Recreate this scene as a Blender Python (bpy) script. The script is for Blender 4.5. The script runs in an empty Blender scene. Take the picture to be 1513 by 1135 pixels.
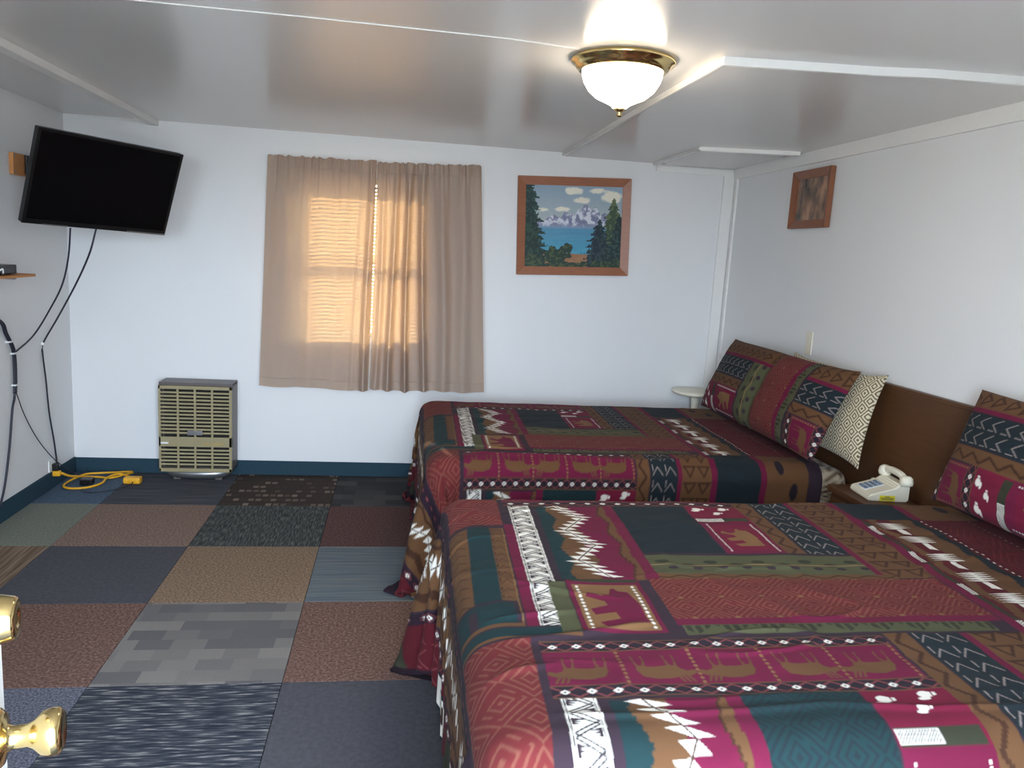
import bpy, bmesh, math, random
import numpy as np
from mathutils import Vector, Matrix

# ------------------------------------------------------------------ camera, world, sun, exposure
scene = bpy.context.scene
COL = scene.collection
XL, XR, YB, H = -1.917, 2.122, 4.927, 2.10       # room: left wall, right wall, back wall, ceiling
FPX, PITCH, YAW, ROLL, EYE = 1152.7, 0.1636, 0.1497, -0.0585, 1.4539


def make_camera():
    cp, sp, cy, sy, cr, sr = math.cos(PITCH), math.sin(PITCH), math.cos(YAW), math.sin(YAW), math.cos(ROLL), math.sin(ROLL)
    fwd = Vector((sy*cp, cy*cp, -sp)); right = Vector((cy, -sy, 0)); up = right.cross(fwd)
    r = right*cr - up*sr; u = right*sr + up*cr
    cam = bpy.data.cameras.new('camera'); cam.sensor_fit = 'HORIZONTAL'; cam.sensor_width = 36
    cam.lens = FPX/1513*36; cam.clip_start = 0.02
    o = bpy.data.objects.new('camera', cam); COL.objects.link(o)
    o.matrix_world = Matrix(((r.x, u.x, -fwd.x, 0), (r.y, u.y, -fwd.y, 0), (r.z, u.z, -fwd.z, EYE), (0, 0, 0, 1)))
    scene.camera = o


make_camera()
world = bpy.data.worlds.new('sky'); scene.world = world; world.use_nodes = True
world.node_tree.nodes['Background'].inputs[0].default_value = (0.72, 0.85, 1.0, 1)
world.node_tree.nodes['Background'].inputs[1].default_value = 13.5
sun = bpy.data.lights.new('sun', 'SUN'); sun.energy = 4.5; sun.color = (1, .80, .55); sun.angle = math.radians(0.7)
so = bpy.data.objects.new('sun', sun); COL.objects.link(so)
so.rotation_euler = (math.radians(-64), 0, math.radians(14))      # shines from beyond the back window into the room side
for nm, loc, size in (('door_portal', (0.26, -0.10, 1.02), (0.92, 2.03)), ('window_portal', (-1.05, -0.10, 1.42), (0.95, 0.95))):
    pl = bpy.data.lights.new(nm, 'AREA'); pl.shape = 'RECTANGLE'; pl.size, pl.size_y = size
    pl.cycles.is_portal = True
    po = bpy.data.objects.new(nm, pl); COL.objects.link(po); po.location = loc; po.rotation_euler = (math.radians(90), 0, 0)
vs = scene.view_settings
vs.view_transform = 'Standard'; vs.look = 'None'; vs.gamma = 1; vs.use_curve_mapping = False
vs.exposure = 1.27
LAMP_POWER = 14.0

# ------------------------------------------------------------------ helpers
def lin(c):
    return tuple(((x/255)/12.92 if x/255 <= .04045 else ((x/255+.055)/1.055)**2.4) for x in c)


def pset(b, **kw):
    for k, v in kw.items():
        b.inputs[k.replace('_', ' ')].default_value = v


def mat(name, rgb=(200, 200, 200), rough=.5, metal=0.0, spec=.5, noise=0.0, nscale=30, bump=0.0, bscale=60, mapping=None, emit=None, estr=0):
    m = bpy.data.materials.new(name); m.use_nodes = True
    nt = m.node_tree; b = nt.nodes['Principled BSDF']; c = lin(rgb)
    b.inputs['Base Color'].default_value = (*c, 1); b.inputs['Roughness'].default_value = rough
    b.inputs['Metallic'].default_value = metal; b.inputs['Specular IOR Level'].default_value = spec
    co = nt.nodes.new('ShaderNodeTexCoord'); mp = nt.nodes.new('ShaderNodeMapping')
    nt.links.new(co.outputs['Object'], mp.inputs[0])
    if mapping: mp.inputs['Scale'].default_value = mapping
    if noise:
        n = nt.nodes.new('ShaderNodeTexNoise'); n.inputs['Scale'].default_value = nscale; n.inputs['Detail'].default_value = 4
        nt.links.new(mp.outputs[0], n.inputs['Vector'])
        mx = nt.nodes.new('ShaderNodeMix'); mx.data_type = 'RGBA'
        mx.inputs[6].default_value = (*[x*(1-noise) for x in c], 1); mx.inputs[7].default_value = (*[min(1, x*(1+noise)) for x in c], 1)
        nt.links.new(n.outputs[0], mx.inputs[0]); nt.links.new(mx.outputs[2], b.inputs['Base Color'])
    if bump:
        n = nt.nodes.new('ShaderNodeTexNoise'); n.inputs['Scale'].default_value = bscale; n.inputs['Detail'].default_value = 3
        nt.links.new(mp.outputs[0], n.inputs['Vector'])
        bp = nt.nodes.new('ShaderNodeBump'); bp.inputs['Strength'].default_value = bump; bp.inputs['Distance'].default_value = .004
        nt.links.new(n.outputs[0], bp.inputs['Height']); nt.links.new(bp.outputs[0], b.inputs['Normal'])
    if emit:
        b.inputs['Emission Color'].default_value = (*emit, 1); b.inputs['Emission Strength'].default_value = estr
    return m


def mesh_obj(name, bm, m, parent=None, smooth=False):
    me = bpy.data.meshes.new(name); bm.to_mesh(me); bm.free()
    if smooth:
        for p in me.polygons: p.use_smooth = True
    return link(name, me, m, parent)


def link(name, me, m, parent=None):
    if m is not None and not me.materials: me.materials.append(m)
    o = bpy.data.objects.new(name, me); COL.objects.link(o)
    if parent is not None: o.parent = parent
    return o


def tag(o, label=None, cat=None, group=None, kind=None):
    if label: o['label'] = label
    if cat: o['category'] = cat
    if group: o['group'] = group
    if kind: o['kind'] = kind
    return o


def thing(name, label, cat, loc=(0, 0, 0), rotz=0, group=None, kind=None):
    o = bpy.data.objects.new(name, None); COL.objects.link(o); o.location = loc; o.rotation_euler = (0, 0, rotz)
    return tag(o, label, cat, group, kind)


def box(bm, x0, x1, y0, y1, z0, z1, bev=0.0, M=None):
    r = bmesh.ops.create_cube(bm, size=1)
    vs_ = r['verts']
    for v in vs_:
        v.co = Vector((x0 if v.co.x < 0 else x1, y0 if v.co.y < 0 else y1, z0 if v.co.z < 0 else z1))
    if M is not None:
        for v in vs_: v.co = M @ v.co
    if bev:
        es = list({e for v in vs_ for e in v.link_edges})
        bmesh.ops.bevel(bm, geom=es, offset=bev, segments=2, affect='EDGES', profile=.6)


def B(name, x0, x1, y0, y1, z0, z1, m, parent=None, bev=0.0, M=None):
    bm = bmesh.new(); box(bm, min(x0, x1), max(x0, x1), min(y0, y1), max(y0, y1), min(z0, z1), max(z0, z1), bev, M)
    return mesh_obj(name, bm, m, parent)


def lathe(bm, prof, n=32, M=None, ribs=0, ribamp=0):
    rings = []
    for r, z in prof:
        ring = []
        for i in range(n):
            a = 2*math.pi*i/n
            rr = r*(1 + (ribamp if (ribs and i % 2) else 0))
            v = Vector((rr*math.cos(a), rr*math.sin(a), z))
            ring.append(bm.verts.new(M @ v if M is not None else v))
        rings.append(ring)
    for a, b in zip(rings, rings[1:]):
        for i in range(n):
            bm.faces.new((a[i], a[(i+1) % n], b[(i+1) % n], b[i]))
    for ring, rev in ((rings[0], True), (rings[-1], False)):
        if prof[0 if rev else -1][0] > 1e-5:
            bm.faces.new(ring[::-1] if rev else ring)
    bmesh.ops.remove_doubles(bm, verts=bm.verts, dist=1e-6)
    bmesh.ops.recalc_face_normals(bm, faces=bm.faces)


def catmull(pts, k=8):
    P = [Vector(p) for p in pts]; P = [P[0]*2-P[1]] + P + [P[-1]*2-P[-2]]
    out = []
    for i in range(1, len(P)-2):
        a, b, c, d = P[i-1:i+3]
        for j in range(k):
            t = j/k
            out.append(.5*((2*b) + (c-a)*t + (2*a-5*b+4*c-d)*t*t + (3*b-a-3*c+d)*t**3))
    out.append(P[-2]); return out


def tube_bm(bm, pts, r, n=8, k=8):
    path = catmull(pts, k) if k else [Vector(p) for p in pts]
    up = Vector((.3, .2, 1)).normalized(); rings = []
    for i, p in enumerate(path):
        t = (path[min(i+1, len(path)-1)] - path[max(i-1, 0)]).normalized()
        a = t.cross(up)
        if a.length < 1e-3: a = t.cross(Vector((1, 0, 0)))
        a.normalize(); b = t.cross(a).normalized()
        rings.append([bm.verts.new(p + (a*math.cos(q)+b*math.sin(q))*r) for q in [2*math.pi*j/n for j in range(n)]])
    for x, y in zip(rings, rings[1:]):
        for i in range(n): bm.faces.new((x[i], y[i], y[(i+1) % n], x[(i+1) % n]))
    bm.faces.new(rings[0]); bm.faces.new(rings[-1][::-1])
    bmesh.ops.recalc_face_normals(bm, faces=bm.faces)


def tube(name, pts, r, m, parent=None, n=8, k=8):
    bm = bmesh.new(); tube_bm(bm, pts, r, n, k); return mesh_obj(name, bm, m, parent, smooth=True)


def grid_mesh(name, P, colors=None, m=None, parent=None, smooth=True, closed_back=False):
    """P: (nu,nv,3) array -> quad grid mesh with optional per-vertex colour attribute 'print'."""
    nu, nv = P.shape[:2]
    idx = np.arange(nu*nv).reshape(nu, nv)
    q = np.stack([idx[:-1, :-1], idx[1:, :-1], idx[1:, 1:], idx[:-1, 1:]], -1).reshape(-1, 4)
    me = bpy.data.meshes.new(name)
    me.vertices.add(nu*nv); me.vertices.foreach_set('co', P.reshape(-1).astype(np.float32))
    me.loops.add(q.size); me.loops.foreach_set('vertex_index', q.reshape(-1).astype(np.int32))
    me.polygons.add(len(q)); me.polygons.foreach_set('loop_start', (np.arange(len(q))*4).astype(np.int32))
    me.polygons.foreach_set('use_smooth', np.ones(len(q), bool))
    me.update(calc_edges=True); me.validate()
    if colors is not None: add_colors(me, colors)
    return link(name, me, m, parent)


def add_colors(me, colors):
    at = me.color_attributes.new('print', 'FLOAT_COLOR', 'POINT')
    c = np.ones((len(me.vertices), 4), np.float32); c[:, :3] = colors.reshape(-1, 3)
    at.data.foreach_set('color', c.reshape(-1))


def print_mat(name, rough=.85, sheen=.1, bump=.15, bscale=900, spec=.25):
    m = bpy.data.materials.new(name); m.use_nodes = True; nt = m.node_tree; b = nt.nodes['Principled BSDF']
    a = nt.nodes.new('ShaderNodeAttribute'); a.attribute_name = 'print'
    nt.links.new(a.outputs['Color'], b.inputs['Base Color'])
    b.inputs['Roughness'].default_value = rough; b.inputs['Specular IOR Level'].default_value = spec; b.inputs['Sheen Weight'].default_value = sheen
    co = nt.nodes.new('ShaderNodeTexCoord'); n = nt.nodes.new('ShaderNodeTexNoise'); n.inputs['Scale'].default_value = bscale
    bp = nt.nodes.new('ShaderNodeBump'); bp.inputs['Strength'].default_value = bump; bp.inputs['Distance'].default_value = .0008
    nt.links.new(co.outputs['Object'], n.inputs['Vector']); nt.links.new(n.outputs[0], bp.inputs['Height']); nt.links.new(bp.outputs[0], b.inputs['Normal'])
    return m


rng = np.random.default_rng(7)


def vnoise(x, y, seed=0):
    """smooth value noise in 0..1 on arrays"""
    r = np.random.default_rng(seed).random((64, 64))
    xi = np.floor(x).astype(int); yi = np.floor(y).astype(int); fx = x-xi; fy = y-yi
    fx = fx*fx*(3-2*fx); fy = fy*fy*(3-2*fy)
    g = lambda a, b: r[a % 64, b % 64]
    return (g(xi, yi)*(1-fx)+g(xi+1, yi)*fx)*(1-fy) + (g(xi, yi+1)*(1-fx)+g(xi+1, yi+1)*fx)*fy


# ------------------------------------------------------------------ materials
M_wall = mat('white wall paint', (226, 226, 226), .55, spec=.35, noise=.02, nscale=3, bump=.12, bscale=45)
M_ceil = mat('semi gloss ceiling paint', (216, 214, 212), .21, spec=.5, noise=.03, nscale=2, bump=.05, bscale=14)
M_trim = mat('white trim paint', (232, 231, 228), .4, noise=.02, bump=.05)
M_teal = mat('teal carpet baseboard', (46, 68, 80), .95, spec=.1, noise=.18, nscale=120, bump=.4, bscale=300)
M_black = mat('black plastic', (16, 16, 18), .35)
M_screen = mat('dark screen', (9, 9, 11), .22, spec=.3)
M_brass = mat('polished brass', (234, 208, 146), .16, metal=1)
M_tan = mat('tan enamel', (150, 138, 104), .45, noise=.03)
M_heat = mat('grey brown enamel', (92, 84, 82), .4)
M_dark = mat('dark cavity', (26, 24, 22), .8)
M_chrome = mat('grey metal', (150, 150, 150), .35, metal=.8)
M_frame = mat('reddish wood frame', (150, 94, 66), .45, noise=.25, nscale=12, mapping=(1, 1, 8))
M_frame2 = mat('dark wood frame', (134, 84, 58), .4, noise=.25, nscale=12)
M_head = mat('brown wood veneer', (82, 52, 30), .45, noise=.25, nscale=7, mapping=(1, 1, 9), bump=.05)
M_pine = mat('pine block', (196, 132, 74), .6, noise=.15, nscale=20)
M_ivory = mat('ivory plastic', (226, 220, 200), .4)
M_white = mat('white plastic', (230, 230, 228), .45)
M_wire = mat('dark cable', (34, 34, 48), .5)
M_yellow = mat('yellow rubber', (226, 165, 30), .5)
M_cream = mat('cream ticking', (150, 128, 108), .9, noise=.06, nscale=60, bump=.2, bscale=200)
M_ground = mat('pale gravel', (150, 142, 130), .95, noise=.2, nscale=8)
M_rod = mat('white rod', (220, 215, 205), .4)
M_blind = mat('cream blind', (220, 200, 158), .55)
M_doorp = mat('white door paint', (222, 222, 220), .45, noise=.02)


def glass_mat():
    m = bpy.data.materials.new('window glass'); m.use_nodes = True; nt = m.node_tree; nt.nodes.clear()
    o = nt.nodes.new('ShaderNodeOutputMaterial'); t = nt.nodes.new('ShaderNodeBsdfTransparent'); g = nt.nodes.new('ShaderNodeBsdfGlossy')
    g.inputs['Roughness'].default_value = .03; f = nt.nodes.new('ShaderNodeFresnel'); x = nt.nodes.new('ShaderNodeMixShader')
    nt.links.new(f.outputs[0], x.inputs[0]); nt.links.new(t.outputs[0], x.inputs[1]); nt.links.new(g.outputs[0], x.inputs[2]); nt.links.new(x.outputs[0], o.inputs[0])
    return m


M_glass = glass_mat()


def cloth_mat(name, rgb, trans):
    m = bpy.data.materials.new(name); m.use_nodes = True; nt = m.node_tree; b = nt.nodes['Principled BSDF']; o = nt.nodes['Material Output']
    c = lin(rgb); co = nt.nodes.new('ShaderNodeTexCoord')
    mp = nt.nodes.new('ShaderNodeMapping'); mp.inputs['Scale'].default_value = (1, 1, 6); nt.links.new(co.outputs['Object'], mp.inputs[0])
    n = nt.nodes.new('ShaderNodeTexNoise'); n.inputs['Scale'].default_value = 70; n.inputs['Detail'].default_value = 6
    nt.links.new(mp.outputs[0], n.inputs['Vector'])
    x = nt.nodes.new('ShaderNodeMix'); x.data_type = 'RGBA'; x.inputs[6].default_value = (*[v*.9 for v in c], 1); x.inputs[7].default_value = (*[v*1.1 for v in c], 1)
    nt.links.new(n.outputs[0], x.inputs[0]); nt.links.new(x.outputs[2], b.inputs['Base Color'])
    b.inputs['Roughness'].default_value = .9; b.inputs['Specular IOR Level'].default_value = .1
    t = nt.nodes.new('ShaderNodeBsdfTranslucent'); t.inputs[0].default_value = (*lin((206, 166, 112)), 1)
    s = nt.nodes.new('ShaderNodeMixShader'); s.inputs[0].default_value = trans
    nt.links.new(b.outputs[0], s.inputs[1]); nt.links.new(t.outputs[0], s.inputs[2]); nt.links.new(s.outputs[0], o.inputs[0])
    return m


M_curtain = cloth_mat('taupe curtain linen', (181, 163, 151), .25)


# carpet materials ---------------------------------------------------
def carpet(name, kind, cols, scale=(1, 1, 1), nscale=120, seed=0, mortar=.012):
    m = bpy.data.materials.new(name); m.use_nodes = True; nt = m.node_tree; b = nt.nodes['Principled BSDF']
    b.inputs['Roughness'].default_value = .95; b.inputs['Specular IOR Level'].default_value = .12
    co = nt.nodes.new('ShaderNodeTexCoord'); mp = nt.nodes.new('ShaderNodeMapping'); nt.links.new(co.outputs['Object'], mp.inputs[0])
    mp.inputs['Scale'].default_value = scale; mp.inputs['Location'].default_value = (seed*1.7, seed*.9, 0)
    rp = nt.nodes.new('ShaderNodeValToRGB'); el = rp.color_ramp.elements
    while len(el) < len(cols): el.new(.5)
    for i, c in enumerate(cols):
        el[i].position = .32 + .36*i/max(1, len(cols)-1); el[i].color = (*lin(c), 1)
    if kind == 'blocks': rp.color_ramp.interpolation = 'CONSTANT'
    if kind == 'bricks':
        t = nt.nodes.new('ShaderNodeTexBrick'); t.inputs['Scale'].default_value = 1; t.offset = .37; t.squash = 1.0
        t.inputs['Brick Width'].default_value = .09; t.inputs['Row Height'].default_value = .045; t.inputs['Mortar Size'].default_value = mortar
        t.inputs['Color1'].default_value = (.34, .34, .34, 1); t.inputs['Color2'].default_value = (.66, .66, .66, 1); t.inputs['Mortar'].default_value = (.33, .33, .33, 1)
        nt.links.new(mp.outputs[0], t.inputs['Vector']); src = t.outputs['Color']
    else:
        t = nt.nodes.new('ShaderNodeTexNoise'); t.inputs['Scale'].default_value = nscale; t.inputs['Detail'].default_value = 0 if kind == 'blocks' else 3
        nt.links.new(mp.outputs[0], t.inputs['Vector']); src = t.outputs[0]
    nt.links.new(src, rp.inputs[0])
    # fine pile
    p = nt.nodes.new('ShaderNodeTexNoise'); p.inputs['Scale'].default_value = 420; nt.links.new(co.outputs['Object'], p.inputs['Vector'])
    mr = nt.nodes.new('ShaderNodeMapRange'); mr.inputs[1].default_value = .3; mr.inputs[2].default_value = .7; mr.inputs[3].default_value = .86; mr.inputs[4].default_value = 1.42
    nt.links.new(p.outputs[0], mr.inputs[0])
    mu = nt.nodes.new('ShaderNodeVectorMath'); mu.operation = 'SCALE'; nt.links.new(rp.outputs[0], mu.inputs[0]); nt.links.new(mr.outputs[0], mu.inputs['Scale'])
    nt.links.new(mu.outputs[0], b.inputs['Base Color'])
    bp = nt.nodes.new('ShaderNodeBump'); bp.inputs['Strength'].default_value = .6; bp.inputs['Distance'].default_value = .003
    nt.links.new(p.outputs[0], bp.inputs['Height']); nt.links.new(bp.outputs[0], b.inputs['Normal'])
    return m


CP = {
 'bluegrey': carpet('blue grey carpet', 'n', [(66, 84, 102), (86, 100, 116)], nscale=60),
 'stripe': carpet('dark striped carpet', 'n', [(58, 60, 66), (72, 73, 79), (90, 90, 96)], (.35, 9, 1), 10),
 'dash': carpet('brown dashed carpet', 'bricks', [(60, 52, 48), (66, 57, 52), (128, 112, 100)], (2.2, .55, 1)),
 'darkblk': carpet('dark block carpet', 'bricks', [(48, 50, 52), (58, 58, 60), (78, 76, 76)], (.5, .5, 1), mortar=0),
 'greygreen': carpet('grey green carpet', 'n', [(104, 108, 100), (124, 126, 116)], nscale=90),
 'brown': carpet('brown heather carpet', 'n', [(98, 78, 72), (122, 102, 92), (146, 124, 112)], nscale=110),
 'brown2': carpet('tan heather carpet', 'n', [(98, 80, 66), (124, 104, 86), (150, 128, 106)], nscale=110),
 'streak': carpet('dark streaked carpet', 'n', [(44, 48, 50), (66, 70, 70), (100, 102, 96)], (9, 1.2, 1), 14),
 'maroon': carpet('maroon carpet', 'n', [(70, 50, 48), (86, 64, 62), (104, 78, 74)], nscale=90),
 'woodstripe': carpet('brown striped carpet', 'n', [(84, 68, 54), (112, 94, 78), (136, 120, 104)], (9, .35, 1), 8),
 'slate': carpet('slate carpet', 'n', [(70, 70, 76), (80, 80, 86)], (1, 1, 1), 60),
 'bluelines': carpet('blue grey lined carpet', 'n', [(84, 94, 100), (98, 106, 112), (112, 116, 112)], (.3, 8, 1), 9),
 'redbrown': carpet('red brown heather carpet', 'n', [(84, 62, 56), (106, 82, 74), (130, 104, 94)], nscale=100),
 'greyblk': carpet('grey block carpet', 'bricks', [(90, 88, 90), (102, 99, 99), (114, 110, 107), (126, 122, 117)], (.75, .62, 1), mortar=0),
 'weave': carpet('blue grey weave carpet', 'n', [(58, 62, 72), (92, 94, 106), (122, 122, 132)], nscale=150),
 'dashline': carpet('dark dashed line carpet', 'n', [(40, 44, 54), (50, 54, 64), (74, 76, 82), (140, 138, 136)], (1.6, 16, 1), 7),
}

# ------------------------------------------------------------------ room shell
def S(o): o['kind'] = 'structure'; return o


S(B('ground', -20, 20, -25, 30, -.30, -.12, M_ground))['label'] = 'pale gravel ground outside the room'
floor = S(B('floor', XL, XR, -.16, YB, -.11, -.006, M_dark)); floor['label'] = 'floor covered in mismatched square carpet tiles'
S(B('ceiling', XL-.12, XR+.12, -.5, YB+.5, H, H+.12, M_ceil))['label'] = 'low grey white semi gloss ceiling'
S(B('wall_left', XL-.12, XL, -.16, YB+.12, -.1, H, M_wall))['label'] = 'white painted wall beside the television'
S(B('wall_right', XR, XR+.12, -.16, YB+.12, -.1, H, M_wall))['label'] = 'white painted wall behind the headboard'
WX0, WX1, WZ0, WZ1 = -.63, .13, .90, 1.86           # back window opening


def wall_with_holes(name, x0, x1, y0, y1, holes, label):
    bm = bmesh.new(); xs = x0
    for hx0, hx1, hz0, hz1 in holes:
        box(bm, xs, hx0, y0, y1, -.1, H)
        if hz0 > -.05: box(bm, hx0, hx1, y0, y1, -.1, hz0)
        box(bm, hx0, hx1, y0, y1, hz1, H); xs = hx1
    box(bm, xs, x1, y0, y1, -.1, H)
    o = S(mesh_obj(name, bm, M_wall)); o['label'] = label


wall_with_holes('wall_back', XL, XR, YB, YB+.12, [(WX0, WX1, WZ0, WZ1)], 'white painted far wall with the curtained window')
wall_with_holes('wall_front', XL, XR, -.16, -.04, [(-1.52, -.58, .95, 1.9), (-.20, .72, -.1, 2.03)], 'white wall around the entrance doorway')

# carpet tiles: 61 cm squares laid from the back wall, columns keyed to the photograph
TS = .61
cx_lines = [XL, -1.563, -.953, -.343, .267, .877, 1.487, XR]
layout = [['bluegrey', 'stripe', 'dash', 'darkblk', 'brown', 'slate', 'weave'],
          ['greygreen', 'brown', 'streak', 'maroon', 'slate', 'brown2', 'streak'],
          ['woodstripe', 'slate', 'brown2', 'bluelines', 'stripe', 'redbrown', 'greyblk'],
          ['redbrown', 'redbrown', 'greyblk', 'redbrown', 'weave', 'dashline', 'brown'],
          ['slate', 'weave', 'dashline', 'slate', 'brown', 'greygreen', 'maroon'],
          ['brown2', 'streak', 'redbrown', 'brown', 'dash', 'bluelines', 'slate'],
          ['stripe', 'greyblk', 'slate', 'dashline', 'maroon', 'brown', 'weave'],
          ['brown', 'slate', 'bluelines', 'weave', 'greyblk', 'streak', 'redbrown'],
          ['slate', 'brown', 'streak', 'greygreen', 'redbrown', 'stripe', 'dash']]
tile_cache = {}
for r, row in enumerate(layout):
    y1 = YB - r*TS; y0 = max(YB-(r+1)*TS, -.16)
    for c, k in enumerate(row):
        x0, x1 = cx_lines[c], cx_lines[c+1]; key = (round(x1-x0, 3), round(y1-y0, 3), k)
        if key not in tile_cache:
            bm = bmesh.new(); w, h = (x1-x0)/2-.0012, (y1-y0)/2-.0012
            box(bm, -w, w, -h, h, -.0058, 0, .0015)
            me = bpy.data.meshes.new('carpet_tile'); bm.to_mesh(me); bm.free(); me.materials.append(CP[k]); tile_cache[key] = me
        o = bpy.data.objects.new('carpet_tile', tile_cache[key]); COL.objects.link(o)
        o.parent = floor; o.location = ((x0+x1)/2, (y0+y1)/2, -.0003*((r*3+c*5) % 3))

# teal carpet baseboards
S(B('baseboard_back', XL, XR, YB-.012, YB, 0, .09, M_teal, bev=.003))['label'] = 'teal carpet strip along the far wall'
S(B('baseboard_left', XL, XL+.012, -.04, YB-.012, 0, .095, M_teal, bev=.003))['label'] = 'teal carpet strip along the television wall'
S(B('baseboard_right', XR-.012, XR, -.04, YB-.012, 0, .09, M_teal, bev=.003))['label'] = 'teal carpet strip behind the beds'

# ceiling battens, lowered panel, hatch, trims
def batten(n, pts, w, t, label, z=H):
    bm = bmesh.new()
    pts = [Vector(p) for p in pts]; rows = []
    for i, p_ in enumerate(pts):
        d = (pts[min(i+1, len(pts)-1)]-pts[max(i-1, 0)]).normalized(); nrm = Vector((-d.y, d.x))*w/2
        rows.append([bm.verts.new((p_.x+s*nrm.x, p_.y+s*nrm.y, zz)) for s, zz in ((-1, z), (-1, z-t), (1, z-t), (1, z))])
    for a, b in zip(rows, rows[1:]):
        for i in range(4): bm.faces.new((a[i], a[(i+1) % 4], b[(i+1) % 4], b[i]))
    bm.faces.new(rows[0]); bm.faces.new(rows[-1][::-1]); bmesh.ops.recalc_face_normals(bm, faces=bm.faces)
    o = S(mesh_obj(n, bm, M_trim)); o['label'] = label


ZP = H - .022
pn = [(.985, 2.455), (1.46, 2.40), (1.62, 2.365), (XR, 2.33), (XR, YB), (.985, YB)]; bm = bmesh.new()
pv = [[bm.verts.new((x, y, z)) for x, y in pn] for z in (ZP, H+.001)]; bm.faces.new(pv[0]); bm.faces.new(pv[1][::-1])
for i in range(6): bm.faces.new((pv[0][i], pv[0][(i+1) % 6], pv[1][(i+1) % 6], pv[1][i]))
bmesh.ops.recalc_face_normals(bm, faces=bm.faces)
S(mesh_obj('trim_1', bm, M_ceil))['label'] = 'lowered ceiling panel over the far bed'
batten('trim_2', [(-1.43, .0), (-1.43, YB)], .055, .03, 'white batten along the ceiling above the television')
batten('trim_3', [(.975, 2.449), (1.46, 2.393), (1.62, 2.358), (XR, 2.323)], .012, .026, 'long white strip standing for the lit front edge of the lowered ceiling panel')  # white facing puts the door light on the panel's front edge into colour
batten('trim_4', [(.979, 2.455), (.979, YB)], .010, .0235, 'thin white batten along the lowered ceiling panel edge')
batten('trim_5', [(1.56, 4.13), (2.07, 4.02)], .03, .02, 'short white batten edging the ceiling hatch', ZP)
S(B('trim_6', 1.585, 2.045, 4.16, 4.87, ZP-.008, ZP, M_ceil))['label'] = 'small ceiling hatch panel in the corner'
batten('trim_7', [(1.565, 4.13), (1.565, YB-.02)], .022, .014, 'thin white batten on the side of the hatch', ZP)
S(B('trim_8', 1.585, XR-.03, YB-.014, YB, H-.07, ZP-.012, M_trim))['label'] = 'white board along the wall top under the hatch'
S(B('trim_9', XR-.016, XR, -.04, YB, H-.085, H-.018, M_trim))['label'] = 'white board along the top of the right wall'
S(B('trim_10', XR-.085, XR-.016, YB-.012, YB, .09, H-.07, M_trim))['label'] = 'vertical white corner board on the far wall'
S(B('trim_11', XR-.012, XR, YB-.05, YB-.012, .09, H-.085, M_trim))['label'] = 'narrow vertical corner strip on the right wall'
batten('trim_12', [(-.95, 2.475), (-.3, 2.47), (.3, 2.485), (.53, 2.52)], .004, .0025, 'thin raised ceiling seam running to the lamp')
batten('trim_13', [(-1.9, 2.44), (-1.43, 2.46), (-.95, 2.475)], .004, .002, 'faint ceiling seam above the television')

# ------------------------------------------------------------------ back window, blind, curtains
win = S(thing('window_1', 'white framed window behind the curtains', None)); win['kind'] = 'structure'
def bars(name, rects, y0, y1, m, parent):
    bm = bmesh.new()
    for a, b, c, d in rects: box(bm, a, b, y0, y1, c, d, .003)
    return mesh_obj(name, bm, m, parent)


zm = (WZ0+WZ1)/2
bars('window_frame', [(WX0, WX0+.035, WZ0, WZ1), (WX1-.035, WX1, WZ0, WZ1), (WX0, WX1, WZ0, WZ0+.035), (WX0, WX1, WZ1-.035, WZ1)], YB+.05, YB+.11, M_trim, win)
bars('meeting_rail', [(WX0+.035, WX1-.035, zm-.02, zm+.02)], YB+.06, YB+.1, M_trim, win)
B('pane', WX0+.035, WX1-.035, YB+.075, YB+.079, WZ0+.035, zm-.02, M_glass, win)
B('pane', WX0+.035, WX1-.035, YB+.085, YB+.089, zm+.02, WZ1-.035, M_glass, win)
blind = thing('window_blind', 'cream horizontal slat blind hanging behind the taupe curtains', 'blind', (0, YB+.02, 0))
B('head_rail', WX0+.01, WX1-.01, -.015, .02, WZ1-.035, WZ1-.003, M_blind, blind, .003)
bm = bmesh.new(); box(bm, WX0+.015, WX1-.015, -.0125, .0125, -.0006, .0006); sl = bpy.data.meshes.new('slat'); bm.to_mesh(sl); bm.free(); sl.materials.append(M_blind)
zz = WZ1-.055
while zz > WZ0+.03:
    o = bpy.data.objects.new('slat', sl); COL.objects.link(o); o.parent = blind; o.location = (0, 0, zz); o.rotation_euler = (math.radians(47), 0, 0); zz -= .0225
B('bottom_rail', WX0+.015, WX1-.015, -.012, .012, WZ0+.006, WZ0+.022, M_blind, blind, .003)

ROD_Y = YB-.06
rod = thing('curtain_rod', 'thin white curtain rod threaded through the taupe curtains', 'curtain rod')
tube('rod', [(-.775, ROD_Y+.028, 1.925), (-.2, ROD_Y+.028, 1.937), (.46, ROD_Y+.028, 1.952)], .006, M_rod, rod, k=2)
for xx, z_ in ((-.773, 1.925), (.458, 1.952)): B('bracket', xx-.006, xx+.006, ROD_Y-.004, YB, z_-.01, z_+.01, M_rod, rod)


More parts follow.
